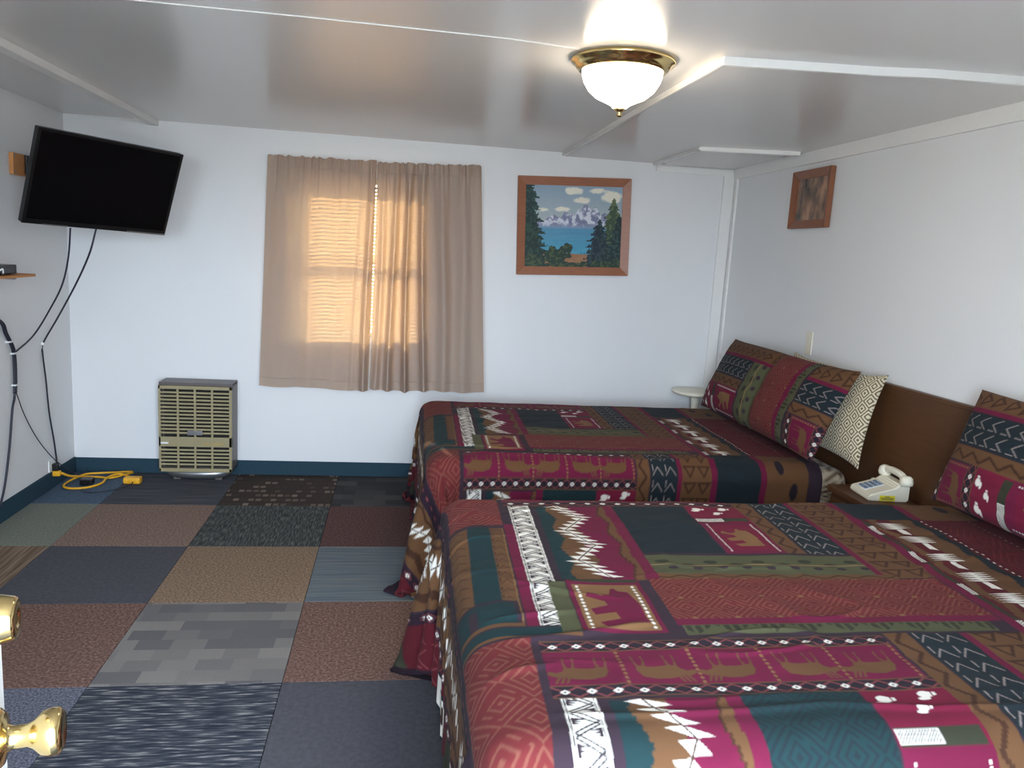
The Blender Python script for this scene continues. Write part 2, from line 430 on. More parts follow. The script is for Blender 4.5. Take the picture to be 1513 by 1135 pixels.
def curtain(name, xt0, xt1, xb0, xb1, zt0, zt1, zb0, zb1, folds, label, seed, yoff=0.0):
    nu, nv = 260, 150
    s = np.linspace(0, 1, nu)[:, None]; t = np.linspace(0, 1, nv)[None, :]          # t: 0 top, 1 bottom
    x = (xt0+(xt1-xt0)*s)*(1-t) + (xb0+(xb1-xb0)*s)*t
    zt = zt0+(zt1-zt0)*s; zb = zb0+(zb1-zb0)*s
    ph = np.zeros_like(s)
    amp = np.zeros((nu, nv))
    for c, w, a in folds: amp = amp + 1.5*a*np.exp(-((s-c-.02*np.sin(3*t+c*9))/w)**2)*(.35+.65*np.minimum(1, t*2.5))
    amp = amp + .006*np.sin(s*38+seed+2*vnoise(s*6+0*t, t*3+0*s, seed))*(1-.5*t) + .010*(vnoise(s*9+0*t, t*1.6+0*s, seed+1)-.5)
    gather = np.exp(-((t-.055)/.018)**2)
    amp = amp + (.009*np.sin(s*120+6*vnoise(s*14+0*t, 0*s+t*2, seed+2)))*np.exp(-t/.07)
    y = ROD_Y-.012+yoff - amp - .006*np.exp(-((t-.03)/.03)**2) + .004*gather
    hem = .004*np.sin(s*11+seed) + .006*(vnoise(s*5, 0*s, seed+5)-.5)
    z = zt+(zb-zt)*t + hem*t + .012*(vnoise(s*38, 0*s, seed+3)-.5)*np.exp(-t/.02)
    P = np.stack([x+0*t, y+0*x, z+0*x], -1)
    o = grid_mesh(name, P, None, M_curtain)
    tag(o, label, 'curtain', 'pair of taupe curtains')
    # stitched header channel and hem
    for nm, tt, rr in (('rod_pocket_seam', .052, .0016), ('hem', .965, .0014)):
        j = int(tt*(nv-1)); pts = [tuple(P[i, j]+np.array([0, -.001, 0])) for i in range(0, nu, 4)]
        tube(nm, pts, rr, M_curtain, o, n=4, k=0)
    return o


curtain('curtain', -.78, -.155, -.822, -.17, 1.948, 1.955, .585, .572, [(.97, .035, .045), (.86, .03, .012), (.45, .12, .014), (.2, .1, .01), (.66, .05, .012)], 'taupe curtain panel nearest the television, with the wide sunlit glow', 3, -.012)
curtain('curtain', -.150, .468, -.160, .555, 1.952, 1.975, .575, .585, [(.05, .03, .03), (.17, .03, .045), (.31, .025, .05), (.45, .03, .045), (.62, .05, .028), (.82, .06, .026)], 'taupe curtain panel nearest the mountain painting, with deeper folds', 8, .004)

# ------------------------------------------------------------------ entrance side: front window, door
w2 = thing('window_2', 'front window beside the entrance door', None, kind='structure')
bars('window_frame', [(-1.52, -1.485, .95, 1.9), (-.615, -.58, .95, 1.9), (-1.52, -.58, .95, .985), (-1.52, -.58, 1.865, 1.9)], -.14, -.07, M_trim, w2)
B('pane', -1.485, -.615, -.105, -.101, .985, 1.865, M_glass, w2)
door = thing('door_1', 'white entrance door standing open, brass knob and deadbolt', None, (-.22, .03, 0), 0, kind='structure')
door.rotation_euler = (0, 0, math.atan2(.97, -.242)-math.pi/2)      # local +Y runs from hinge to free edge, +X is the knob side
B('door_slab', -.04, 0, 0, .905, .01, 2.0, M_doorp, door, .002)


def along_x(o_loc):
    return Matrix.Translation(o_loc) @ Matrix.Rotation(math.radians(90), 4, 'Y')


kz, ky = .897, .842
bm = bmesh.new(); lathe(bm, [(.033, 0), (.033, .006), (.027, .012), (.015, .014), (.0125, .02), (.0125, .034), (.016, .040), (.024, .048), (.0262, .056), (.0255, .064), (.020, .069), (.018, .068), (.0, .067)], 36, along_x((0, ky, kz)))
kn = mesh_obj('door_knob', bm, M_brass, door, True); kn['label'] = 'round brass door knob'
bm = bmesh.new(); lathe(bm, [(.028, 0), (.028, .006), (.0235, .026), (.0215, .029), (.011, .0295), (.010, .028), (.0, .028)], 36, along_x((0, ky, kz+.14)))
db = mesh_obj('deadbolt', bm, M_brass, door, True); db['label'] = 'round brass deadbolt'
B('latch_plate', -.032, -.008, .904, .9062, kz-.03, kz+.03, M_brass, door)

# ------------------------------------------------------------------ the printed cloth design (drawn as flat shapes)
PAL = {'purple': (76, 60, 72), 'plum': (62, 46, 60), 'magenta': (138, 41, 78), 'red': (138, 58, 60), 'tan': (168, 126, 86), 'brown': (134, 96, 66),
       'dbrown': (92, 62, 48), 'olive': (110, 112, 82), 'dolive': (76, 78, 62), 'teal': (44, 74, 78), 'dteal': (48, 60, 67), 'white': (244, 240, 230),
       'crimson': (148, 42, 74), 'maroon': (116, 42, 52), 'ink': (58, 50, 60), 'sand': (198, 160, 114), 'rose': (158, 84, 88), 'mauve': (128, 74, 100), 'clay': (160, 98, 84), 'ash': (186, 172, 168)}
PN = list(PAL); PI = {n: i for i, n in enumerate(PN)}; PC = np.array([lin(PAL[n]) for n in PN], np.float32)*np.array([[.80 if n == 'white' else .50] for n in PN], np.float32)
U0, V0, UW, VW, RES = -.62, -1.35, 2.85, 3.5, 1000
CAN = np.full((int(UW*RES), int(VW*RES)), PI['purple'], np.uint8)


def bb(u0, u1, v0, v1):
    a, b = max(0, int((u0-U0)*RES)), min(CAN.shape[0], int((u1-U0)*RES)+1); c, d = max(0, int((v0-V0)*RES)), min(CAN.shape[1], int((v1-V0)*RES)+1)
    if b <= a or d <= c: return None
    uu = (np.arange(a, b)+.5)/RES+U0; vv = (np.arange(c, d)+.5)/RES+V0
    return a, b, c, d, uu[:, None], vv[None, :]


def rect(u0, u1, v0, v1, c):
    q = bb(u0, u1-1/RES, v0, v1-1/RES)
    if q: CAN[q[0]:q[1], q[2]:q[3]] = PI[c]


def poly(pts, c):
    us = [p_[0] for p_ in pts]; vs2 = [p_[1] for p_ in pts]; q = bb(min(us), max(us), min(vs2), max(vs2))
    if not q: return
    a, b, c0, d, uu, vv = q; ins = np.zeros((b-a, d-c0), bool); n = len(pts)
    for i in range(n):
        (x1, y1), (x2, y2) = pts[i], pts[(i+1) % n]
        if abs(y1-y2) < 1e-9: continue
        ins ^= ((y1 > vv) != (y2 > vv)) & (uu < (x2-x1)*(vv-y1)/(y2-y1)+x1)
    CAN[a:b, c0:d][ins] = PI[c]


def ell(cu, cv, ru, rv, c):
    q = bb(cu-ru, cu+ru, cv-rv, cv+rv)
    if q: CAN[q[0]:q[1], q[2]:q[3]][((q[4]-cu)/ru)**2+((q[5]-cv)/rv)**2 < 1] = PI[c]


def fill(u0, u1, v0, v1, fn, c):
    q = bb(u0, u1-1/RES, v0, v1-1/RES)
    if q:
        uu, vv = np.broadcast_arrays(q[4], q[5]); CAN[q[0]:q[1], q[2]:q[3]][fn(uu, vv)] = PI[c]


def weave(u0, u1, v0, v1, bg, fg, pu=.12, pv=.12, lw=.32, off=(0, 0)):
    """concentric diamonds"""
    rect(u0, u1, v0, v1, bg)
    def f(u, v):
        a = np.abs(((u-u0-off[0])/pu) % 1-.5); b = np.abs(((v-v0-off[1])/pv) % 1-.5); d = (a+b)*6
        e = np.abs(((u-u0)/pu*2+(v-v0)/pv*2) % 1-.5)
        return ((d % 1) < lw) & (((np.floor(d) != 2) | (e < .32)))
    fill(u0, u1, v0, v1, f, fg)


def spots_h(u0, u1, v, du=.052):
    """chain of small white diamonds along u, inside crossing lines"""
    rect(u0, u1, v-.02, v+.02, 'ink')
    fill(u0, u1, v-.019, v+.019, lambda u, w: (np.abs(np.abs(((u-u0)/du) % 1-.5)*2-np.abs(w-v)/.016) < .16), 'rose')
    rect(u0, u1, v-.021, v-.0175, 'brown'); rect(u0, u1, v+.0175, v+.021, 'brown')
    k = u0+du/2
    while k < u1-.01:
        poly([(k-.011, v), (k, v-.0085), (k+.011, v), (k, v+.0085)], 'white'); poly([(k-.004, v), (k, v-.003), (k+.004, v), (k, v+.003)], 'ink'); k += du


def spots_v(u, v0, v1, dv=.05):
    rect(u-.018, u+.018, v0, v1, 'plum')
    k = v0+dv/2
    while k < v1-.01:
        poly([(u-.016, k), (u, k-.024), (u+.016, k), (u, k+.024)], 'rose'); poly([(u-.012, k), (u, k-.018), (u+.012, k), (u, k+.018)], 'plum')
        poly([(u-.009, k), (u, k-.011), (u+.009, k), (u, k+.011)], 'white'); ell(u, k, .003, .003, 'crimson'); k += dv


def moose(cu, cv, s, flip, c='brown'):
    f = -1 if flip else 1
    T = lambda pts: [(cu+f*x*s, cv-y*s*1.15) for x, y in pts]       # drawn legs towards -v (upside down seen from the foot)
    poly(T([(-.5, -.02), (-.44, -.24), (-.2, -.3), (.1, -.3), (.42, -.22), (.54, -.02), (.48, .14), (.3, .12), (.1, .08), (-.2, .12), (-.42, .12)]), c)
    for x, lean in ((-.38, -.05), (-.26, .06), (.36, -.06), (.46, .07)):
        poly(T([(x-.05, .0), (x+.05, .0), (x+.015+lean, .3), (x+.035+lean, .5), (x-.01+lean, .5), (x-.02+lean, .3)]), c)
    poly(T([(-.45, .02), (-.62, -.06), (-.8, -.02), (-.84, -.12), (-.66, -.22), (-.48, -.2), (-.36, -.16)]), c)
    for a in (0, .1, .2): poly(T([(-.6+a, -.18), (-.72+a*1.2, -.44), (-.66+a*1.2, -.42), (-.53+a, -.2)]), c)


def bear(cu, cv, su, sv, c):
    T = lambda pts: [(cu+x*su, cv+y*sv) for x, y in pts]
    poly(T([(-.5, -.25), (-.42, -.36), (-.2, -.22), (-.02, -.28), (.06, -.46), (.14, -.5), (.2, -.4), (.38, -.36), (.5, .0), (.5, .46), (-.3, .5), (-.42, .4), (.0, .32), (-.04, .17), (-.44, .22), (-.5, .08), (-.14, .0), (-.16, -.1)]), c)


def paw(cu, cv, s, c='white'):
    ell(cu, cv, .55*s, .42*s, c); ell(cu-.3*s, cv+.5*s, .5*s, .2*s, c); poly([(cu+.2*s, cv-.35*s), (cu+.95*s, cv-.2*s), (cu+.9*s, cv+.15*s), (cu+.3*s, cv+.35*s)], c)
    poly([(cu+.55*s, cv-.3*s), (cu+.7*s, cv-.3*s), (cu+.6*s, cv+.3*s), (cu+.5*s, cv+.3*s)], 'crimson')


def tri_column(uc, v0, v1, amp=.036, step=.112, tooth=.028, size=.036):
    """white saw-tooth zigzag running along v: flags on both sides of a slanted stem"""
    v = v0; d = 1
    while v < v1-step*.6:
        a, b, v2 = uc-d*amp, uc+d*amp, v+step; st_ = lambda w: a+(b-a)*(w-v)/step
        for i in range(int(step/tooth)):
            p0, p1 = v+i*tooth, v+(i+1)*tooth*1.0-.002
            poly([(st_(p0), p0), (st_(p1), p1), (st_(p0)-size, p0+.002)], 'white')
            poly([(st_(p0), p0), (st_(p1), p1), (st_(p1)+size, p1-.002)], 'white')
        poly([(a-.0024, v), (a+.0024, v), (b+.0024, v2), (b-.0024, v2)], 'dbrown'); v = v2; d = -d


def tri_row(vc, u0, u1):
    """clusters of white leaf strokes along u"""
    u = u0
    while u < u1:
        for k in range(5):
            o = (k-2)*.013
            poly([(u+o-.004, vc-.034), (u+o+.016, vc), (u+o+.004, vc)], 'white'); poly([(u+o-.004, vc+.034), (u+o+.016, vc), (u+o+.004, vc)], 'white')
        poly([(u+.03, vc-.012), (u+.075, vc-.004), (u+.075, vc+.006), (u+.03, vc+.012)], 'white'); u += .105


def jag(u_at, v0, v1, c, w, depth=.022, per=.082, ph=0):
    """vertical band of colour c with stepped, saw-toothed sides"""
    def f(u, v):
        z = np.abs((((v-v0)/per+ph) % 1)-.5)*2*depth
        z = np.floor(z/.006)*.006 + .004*(((v-v0)/.011) % 1)
        return (u > u_at+z) & (u < u_at+w+z)
    fill(u_at-.03, u_at+w+.06, v0, v1, f, c)


def zigline_v(u, v0, v1, c, amp=.009, per=.07, w=.006):
    fill(u-amp-w, u+amp+w, v0, v1, lambda a, b: np.abs(a-u-np.floor((np.abs(((b-v0)/per) % 1-.5)*4-1)*3)/3*amp) < w, c)


def vs_col(u, v0, v1, c='white', w=.045, per=.055):
    fill(u-w/2, u+w/2, v0, v1, lambda a, b: (np.abs(((b-v0)/per) % 1-np.abs(a-u)/w*1.1-.18) < .055), c)
    fill(u-w/2, u-w/2+.004, v0, v1, lambda a, b: (((b-v0)/per) % 1) < .45, c)


def zig_strip(u0, u1, v0, v1, per=.062):
    rect(u0, u1, v0, v1, 'white'); rect(u0+.0035, u0+.006, v0, v1, 'ink'); rect(u1-.006, u1-.0035, v0, v1, 'ink')
    v = v0; a, b = u0+.008, u1-.008; w = b-a
    while v < v1-.02:
        h = min(per, v1-v)/2
        for k in (0, 1):                                            # double slanted lines forming a running zigzag
            vv = v+k*h; p0, p1 = (a, b) if k == 0 else (b, a); sg = 1 if k == 0 else -1
            for o in (0, .0095): poly([(p0, vv+o), (p1, vv+h+o), (p1, vv+h+o+.0046), (p0, vv+o+.0046)], 'ink')
            for j in range(3):                                      # comb of dark spikes rising from the far side
                q_ = vv+h*(.30+.2*j)+.012
                poly([(p0, q_-.001), (p0+sg*w*(.5-.12*j), q_+.007), (p0, q_+.0085)], 'purple')
        v += per


def period(q, alt):
    R = lambda u0, u1, v0, v1, c: rect(u0, u1, q+v0, q+v1, c)
    PD = 1.115
    R(-.62, 2.25, -.20, PD-.20, 'purple')
    # --- foot drop columns
    R(-.62, -.34, -.2, PD-.2, 'maroon')
    for k in range(9):
        vs_col(-.56+.05*k*.9, q-.2, q+PD-.2, 'rose', .05, .075) if k < 5 else None
    R(-.35, -.28, -.2, PD-.2, 'plum')
    R(-.28, -.12, -.2, PD-.2, 'maroon'); vs_col(-.245, q-.2, q+.5, 'rose', .06, .07); vs_col(-.17, q-.2, q+.5, 'rose', .06, .07)
    R(-.28, -.16, .28, .52, 'dteal'); R(-.26, -.175, .3, .5, 'white'); bear(-.215, q+.4, .05, .14, 'dbrown')
    R(-.28, -.12, .62, .8, 'dolive')
    spots_v(-.115, q-.2, q+PD-.2, .06)
    R(-.09, .115, -.2, PD-.2, 'brown'); jag(-.07, q-.2, q+PD-.2, 'dbrown', .03, .02, .1); tri_column(.03, q-.2, q+PD-.2, .03, .09)
    zigline_v(.1, q-.2, q+PD-.2, 'dbrown', .01, .09)
    R(.118, .175, -.2, PD-.2, 'plum'); 
    for k in range(28): ell(.146, q-.19+k*.04, .004, .010, 'rose'); 
    # --- column A: diamonds, stripes, teal
    weave(.185, .342, q-.20, q+.21, 'red', 'clay', .12, .13, .3, (.02, .02))
    R(.18, .232, .235, .72, 'brown'); vs_col(.206, q+.235, q+.72, 'dbrown', .045, .05)
    R(.232, .30, .235, .72, 'teal'); R(.232, .236, .235, .72, 'brown'); R(.30, .338, .235, .72, 'brown'); vs_col(.319, q+.24, q+.71, 'dbrown', .034, .045); R(.336, .34, .235, .85, 'tan')
    R(.18, .325, .73, .835, 'teal'); R(.22, .24, .75, .835, 'purple'); R(.18, .34, .835, .85, 'brown'); R(.18, .46, .857, .895, 'teal'); R(.18, .46, .895, .905, 'brown')
    R(.345, .374, .21, .85, 'magenta')
    zig_strip(.374, .441, q+.0, q+.85)
    # --- saw-tooth field
    R(.463, .722, .03, .61, 'magenta'); R(.463, .53, .03, .61, 'teal')
    jag(.492, q+.03, q+.61, 'brown', .07, .026, .164, .25); tri_column(.563, q+.032, q+.605)
    jag(.655, q+.03, q+.61, 'brown', .028, .022, .164, .0); jag(.652, q+.03, q+.61, 'dbrown', .006, .022, .164, .0); R(.69, .722, .0, .61, 'magenta')
    # --- tan bear square
    R(.42, .465, .625, .89, 'olive'); R(.468, .66, .605, .89, 'magenta'); R(.48, .648, .635, .878, 'tan'); R(.48, .655, .605, .622, 'dolive')
    for k in range(13): ell(.492, q+.648+k*.018, .004, .006, 'white'); ell(.636, q+.648+k*.018, .004, .006, 'white')
    bear(.566, q+.755, .125, .2, 'magenta')
    # --- blocks
    if alt:
        weave(.722, .968, q+.012, q+.43, 'teal', 'dteal', .11, .11, .4)
    else:
        R(.722, .968, .012, .43, 'dteal')
    R(.974, 1.158, -.015, .43, 'crimson'); paw(1.01, q+.05, .028); paw(1.105, q+.038, .026); paw(1.07, q+.085, .022)
    R(.978, 1.15, .135, .168, 'dolive'); R(.978, 1.065, .138, .165, 'white')
    fill(.98, 1.063, q+.14, q+.163, lambda u, v: ((u*160+v*160) % 1) < .45, 'ink')
    R(.974, 1.158, .17, .43, 'magenta'); R(1.0, 1.135, .205, .405, 'crimson'); bear(1.065, q+.305, .1, .15, 'tan')
    for k in range(22): R(.992, .997, .19+k*.0105, .196+k*.0105, 'white'); R(1.14, 1.145, .19+k*.0105, .196+k*.0105, 'white')
    R(1.158, 1.218, -.2, .43, 'brown'); zigline_v(1.188, q-.2, q+.43, 'dbrown', .016, .085, .006)
    R(1.222, 1.352, -.2, .43, 'dteal'); vs_col(1.256, q-.2, q+.43, 'ash', .05, .06); vs_col(1.318, q-.2, q+.43, 'ash', .05, .06)
    R(1.352, 1.372, -.2, .6, 'magenta'); R(1.372, 1.515, -.2, .6, 'brown')
    for k in range(13):
        v = q-.2+k*.062
        for uu in (1.41, 1.478): poly([(uu-.034, v), (uu+.034, v), (uu, v+.05)], 'dbrown'); poly([(uu-.018, v+.008), (uu+.018, v+.008), (uu, v+.036)], 'brown')
    R(1.515, 1.545, -.2, PD-.2, 'magenta')
    # --- head end
    R(1.545, 1.76, -.2, .13, 'dteal'); R(1.76, 1.79, -.2, .13, 'magenta'); R(1.79, 2.0, -.2, .13, 'brown')
    ell(1.86, q-.08, .02, .035, 'ink'); ell(1.93, q+.02, .02, .035, 'ink')
    R(1.545, 2.25, .13, PD-.2, 'maroon'); R(1.545, 1.56, .15, PD-.2, 'dolive')
    for k in range(4): R(1.545, 1.562, .2+k*.22, .27+k*.22, 'white'); fill(1.546, 1.561, q+.2+k*.22, q+.27+k*.22, lambda u, v: ((v*140+u*100) % 1) < .4, 'ink')
    jag(1.565, q+.13, q+PD-.2, 'brown', .03, .02, .16); R(1.64, 1.75, .13, PD-.2, 'magenta') if alt else None
    R(1.66, 1.74, .13, PD-.2, 'brown')
    q2 = q+.15
    while q2 < q+PD-.28:                                            # leafy white clusters running along v
        for k in range(5):
            o = (k-2)*.012
            poly([(1.59, q2+.04+o), (1.64, q2+.04+o-.004), (1.64, q2+.04+o+.008)], 'white'); poly([(1.69, q2+.04+o), (1.64, q2+.04+o-.004), (1.64, q2+.04+o+.008)], 'white')
        poly([(1.63, q2+.075), (1.65, q2+.075), (1.655, q2+.125), (1.63, q2+.115)], 'white'); q2 += .135
    jag(1.725, q+.13, q+PD-.2, 'dteal', .03, .018, .12)
    for k in range(32): R(1.772, 1.777, .14+k*.025, .15+k*.025, 'white'); R(1.95, 1.954, .14+k*.025, .15+k*.025, 'sand')
    weave(1.80, 1.93, q+.2, q+PD-.2, 'maroon', 'red', .14, .2, .3)
    # --- long strips
    R(.722, 1.352, .445, .575, 'olive')
    for k in range(9): ell(.76+.07*k, q+.49+.02*(k % 2), .02, .012, 'dolive'); ell(.78+.07*k, q+.535, .014, .009, 'purple')
    R(.722, 1.352, .511, .515, 'sand'); R(.722, 1.40, .575, .605, 'brown'); fill(.722, 1.40, q+.575, q+.605, lambda u, v: np.abs(v-q-.59-.008*np.sin(u*70)) < .003, 'dbrown')
    weave(.69, 1.51, q+.605, q+.83, 'red', 'clay', .105, .11, .34); fill(.69, 1.51, q+.605, q+.83, lambda u, v: (np.abs(((u-.69)/.105) % 1-.5)+np.abs(((v-q)/.11) % 1-.5) < .07), 'tan')
    R(.69, 1.51, .83, .86, 'magenta'); R(.70, 1.47, .86, .905, 'olive'); fill(.70, 1.47, q+.862, q+.903, lambda u, v: (np.abs(((u*11) % 1)-.5)*2*.04 > np.abs(v-q-.862)) & (((u*44) % 1) < .6), 'dolive')


def moose_band(q):
    # --- moose band
    spots_h(.36, 1.15, q+.945); rect(.36, 1.15, q+.966, q+1.094, 'magenta'); spots_h(.36, 1.158, q+1.115)
    for k in range(5):
        moose(.437+.156*k, q+1.042, .092, k % 2 == 1)
        for j in range(9): ell(.517+.156*k, q+.972+j*.0145, .0042, .005, 'tan')


for k_ in range(-1, 3): period(k_*1.115, k_ == 1)
for k_ in range(-1, 3): moose_band(k_*1.115)


def sample(u, v):
    """anti-aliased print colour (linear) at cloth coordinates"""
    out = np.zeros(u.shape+(3,), np.float32); d = .0011
    for a in (-d, 0, d):
        for b in (-d, 0, d):
            i = np.clip(((u+a-U0)*RES).astype(int), 0, CAN.shape[0]-1); j = np.clip(((v+b-V0)*RES).astype(int), 0, CAN.shape[1]-1)
            out += PC[CAN[i, j]]
    return out/9


def sheet_colors(u, v, p=.075, light=(216, 208, 184), dark=(128, 104, 78)):
    a = np.abs((u/p) % 1-.5); b = np.abs((v/p) % 1-.5); d = (a+b)*4
    k = (((d % 1) < .42)).astype(np.float32)[..., None]
    return np.array(lin(light), np.float32)*(1-k)+np.array(lin(dark), np.float32)*k


# ------------------------------------------------------------------ beds
M_print = print_mat('patchwork printed cotton', .9, .02, .15, 900, .12); M_sheet = print_mat('diamond printed cotton', .9)


def drape(x0, x1, y0, y1, zt, us, vs_, ymin=None, ymax=None, xmax=2.085, steps=130, iters=12, r=.075, seed=1):
    """hang a sheet over a rounded box: position based cloth; returns grid of points"""
    nu, nv = len(us), len(vs_); Ug, Vg = np.meshgrid(us, vs_, indexing='ij')
    P = np.stack([Ug, Vg, np.full_like(Ug, zt+.004)], -1)
    over = np.maximum.reduce([x0-Ug, y0-Vg, Vg-y1, 0*Ug]); P[..., 2] -= .3*over
    P[..., 2] += .01*(vnoise(Ug*5, Vg*5, seed)-.5)*(over > 0)
    Q = P.copy(); pin = (Ug > x0+.07) & (Vg > y0+.07) & (Vg < y1-.07); P0 = P.copy()
    w = np.where(pin, 0., 1.)
    hu, hv = us[1]-us[0], vs_[1]-vs_[0]; hd = math.hypot(hu, hv)
    lo = np.array([x0+r, y0+r, -5.]); hi = np.array([x1+1., y1-r, zt-r])

    def con(a, b, L, k):
        d = P[b]-P[a]; n = np.sqrt((d*d).sum(-1))+1e-9; wa, wb = w[a], w[b]; ws = wa+wb+1e-9
        c = (k*(n-L)/n/ws)[..., None]*d
        P[a] += c*wa[..., None]; P[b] -= c*wb[..., None]
    sl_ = slice
    sets = []
    for off in (0, 1):
        n_ = (nu-off)//2; sets.append(((sl_(off, off+2*n_, 2), sl_(None)), (sl_(off+1, off+2*n_, 2), sl_(None)), hu, 1.))
        n_ = (nv-off)//2; sets.append(((sl_(None), sl_(off, off+2*n_, 2)), (sl_(None), sl_(off+1, off+2*n_, 2)), hv, 1.))
    for off in (0, 1):
        n_ = (nu-off)//2
        a = (sl_(off, off+2*n_, 2), sl_(0, nv-1)); b = (sl_(off+1, off+2*n_, 2), sl_(1, nv)); sets.append((a, b, hd, .35))
        a = (sl_(off, off+2*n_, 2), sl_(1, nv)); b = (sl_(off+1, off+2*n_, 2), sl_(0, nv-1)); sets.append((a, b, hd, .35))
    for st in range(steps):
        V = (P-Q)*.96; Q = P.copy(); P = P+V*w[..., None]; P[..., 2] -= w*9.8*(1/60)**2
        for it in range(iters):
            for a, b, L, k in sets:
                if P[a].shape == P[b].shape: con(a, b, L, k)
            if it % 2 == 1 or it == iters-1:
                core = np.clip(P, lo, hi); d = P-core; n = np.sqrt((d*d).sum(-1)); ins = (n < r) & ~pin
                deep = ins & (n < 1e-6); d[deep] = (0, 0, 1); n = np.where(deep, 1, n)
                P = np.where(ins[..., None], core+d/np.maximum(n, 1e-9)[..., None]*r, P)
                P[..., 2] = np.maximum(P[..., 2], .012); P[..., 0] = np.minimum(P[..., 0], xmax)
                if ymin is not None: P[..., 1] = np.maximum(P[..., 1], ymin)
                if ymax is not None: P[..., 1] = np.minimum(P[..., 1], ymax)
                P = np.where(pin[..., None], P0, P)
    return P


def cr_weights(n_src, t):
    """Catmull-Rom interpolation matrix for parameters t in source index units"""
    i = np.clip(np.floor(t).astype(int), 0, n_src-2); f = t-i; W = np.zeros((len(t), n_src))
    w = [-.5*f+f**2-.5*f**3, 1-2.5*f**2+1.5*f**3, .5*f+2*f**2-1.5*f**3, -.5*f**2+.5*f**3]
    for k in range(4): np.add.at(W, (np.arange(len(t)), np.clip(i+k-1, 0, n_src-1)), w[k])
    return W


def spread(name, label, x0, y0, y1, zt, u_range, v_range, fine, uvmap, ymin, ymax, seed, creases):
    us = np.arange(u_range[0], u_range[1], .032); vs_ = np.arange(v_range[0], v_range[1], .032)
    P = drape(x0, 2.1, y0, y1, zt, us, vs_, ymin, ymax, seed=seed)
    fu = np.arange(us[0], us[-1], fine)
    lo_v, hi_v = fine_v = (y0-.25, y1+.02)
    fv = np.concatenate([np.arange(vs_[0], lo_v, .012), np.arange(lo_v, hi_v, fine), np.arange(hi_v, vs_[-1], .012)])
    Wu = cr_weights(len(us), (fu-us[0])/.032); Wv = cr_weights(len(vs_), (fv-vs_[0])/.032)
    F = np.einsum('ai,ijk->ajk', Wu, P); F = np.einsum('bj,ajk->abk', Wv, F)
    Ug, Vg = np.meshgrid(fu, fv, indexing='ij')
    # wrinkles
    wx = Ug+.05*vnoise(Ug*5, Vg*5, seed+1); wy = Vg+.05*vnoise(Ug*5+9, Vg*5, seed+2)
    top = np.clip((Ug-x0)/.1, 0, 1)
    d = .0045*(vnoise(wx*7, wy*16, seed+3)-.5) + .0022*(vnoise(wx*22, wy*34, seed+4)-.5) + .006*(vnoise(wx*2.2, wy*3.2, seed+6)-.5)*top
    rid = np.abs(vnoise(wx*3.2+wy*1.5, wy*9-wx*2, seed+5)-.5)*2
    d = d + .005*np.exp(-(rid/.10)**2)*np.clip(vnoise(Ug*2, Vg*2, seed+7)*2-.7, 0, 1)
    for cu0, cv0, cu1, cv1, wd, am in creases:
        L = math.hypot(cu1-cu0, cv1-cv0); tx, ty = (cu1-cu0)/L, (cv1-cv0)/L
        s = (Ug-cu0)*tx+(Vg-cv0)*ty; n = -(Ug-cu0)*ty+(Vg-cv0)*tx+.012*np.sin(s*9)
        d = d + am*np.exp(-(n/wd)**2)*np.clip(np.minimum(s, L-s)/.08, 0, 1)
    du = np.gradient(F, axis=0); dv = np.gradient(F, axis=1); N = np.cross(du, dv); N /= np.linalg.norm(N, axis=-1, keepdims=True)+1e-9
    F = F+N*(d+.004)[..., None]; F[..., 2] = np.maximum(F[..., 2], .006)
    tu, tv = uvmap(Ug, Vg)
    o = grid_mesh(name, F, sample(tu, tv), M_print)
    return tag(o, label, 'bedspread', 'matching patchwork bedspreads')


def rounded_slab(name, x0, x1, y0, y1, z0, z1, bev, m, parent, colors=None):
    bm = bmesh.new(); box(bm, x0, x1, y0, y1, z0, z1)
    bmesh.ops.bevel(bm, geom=bm.edges[:], offset=bev, segments=5, affect='EDGES', profile=.5)
    if colors: bmesh.ops.subdivide_edges(bm, edges=[e for e in bm.edges if e.calc_length() > .1], cuts=60, use_grid_fill=True)
    o = mesh_obj(name, bm, m, parent, smooth=True)
    if colors:
        co = np.array([v.co for v in o.data.vertices]); add_colors(o.data, colors(co))
    return o


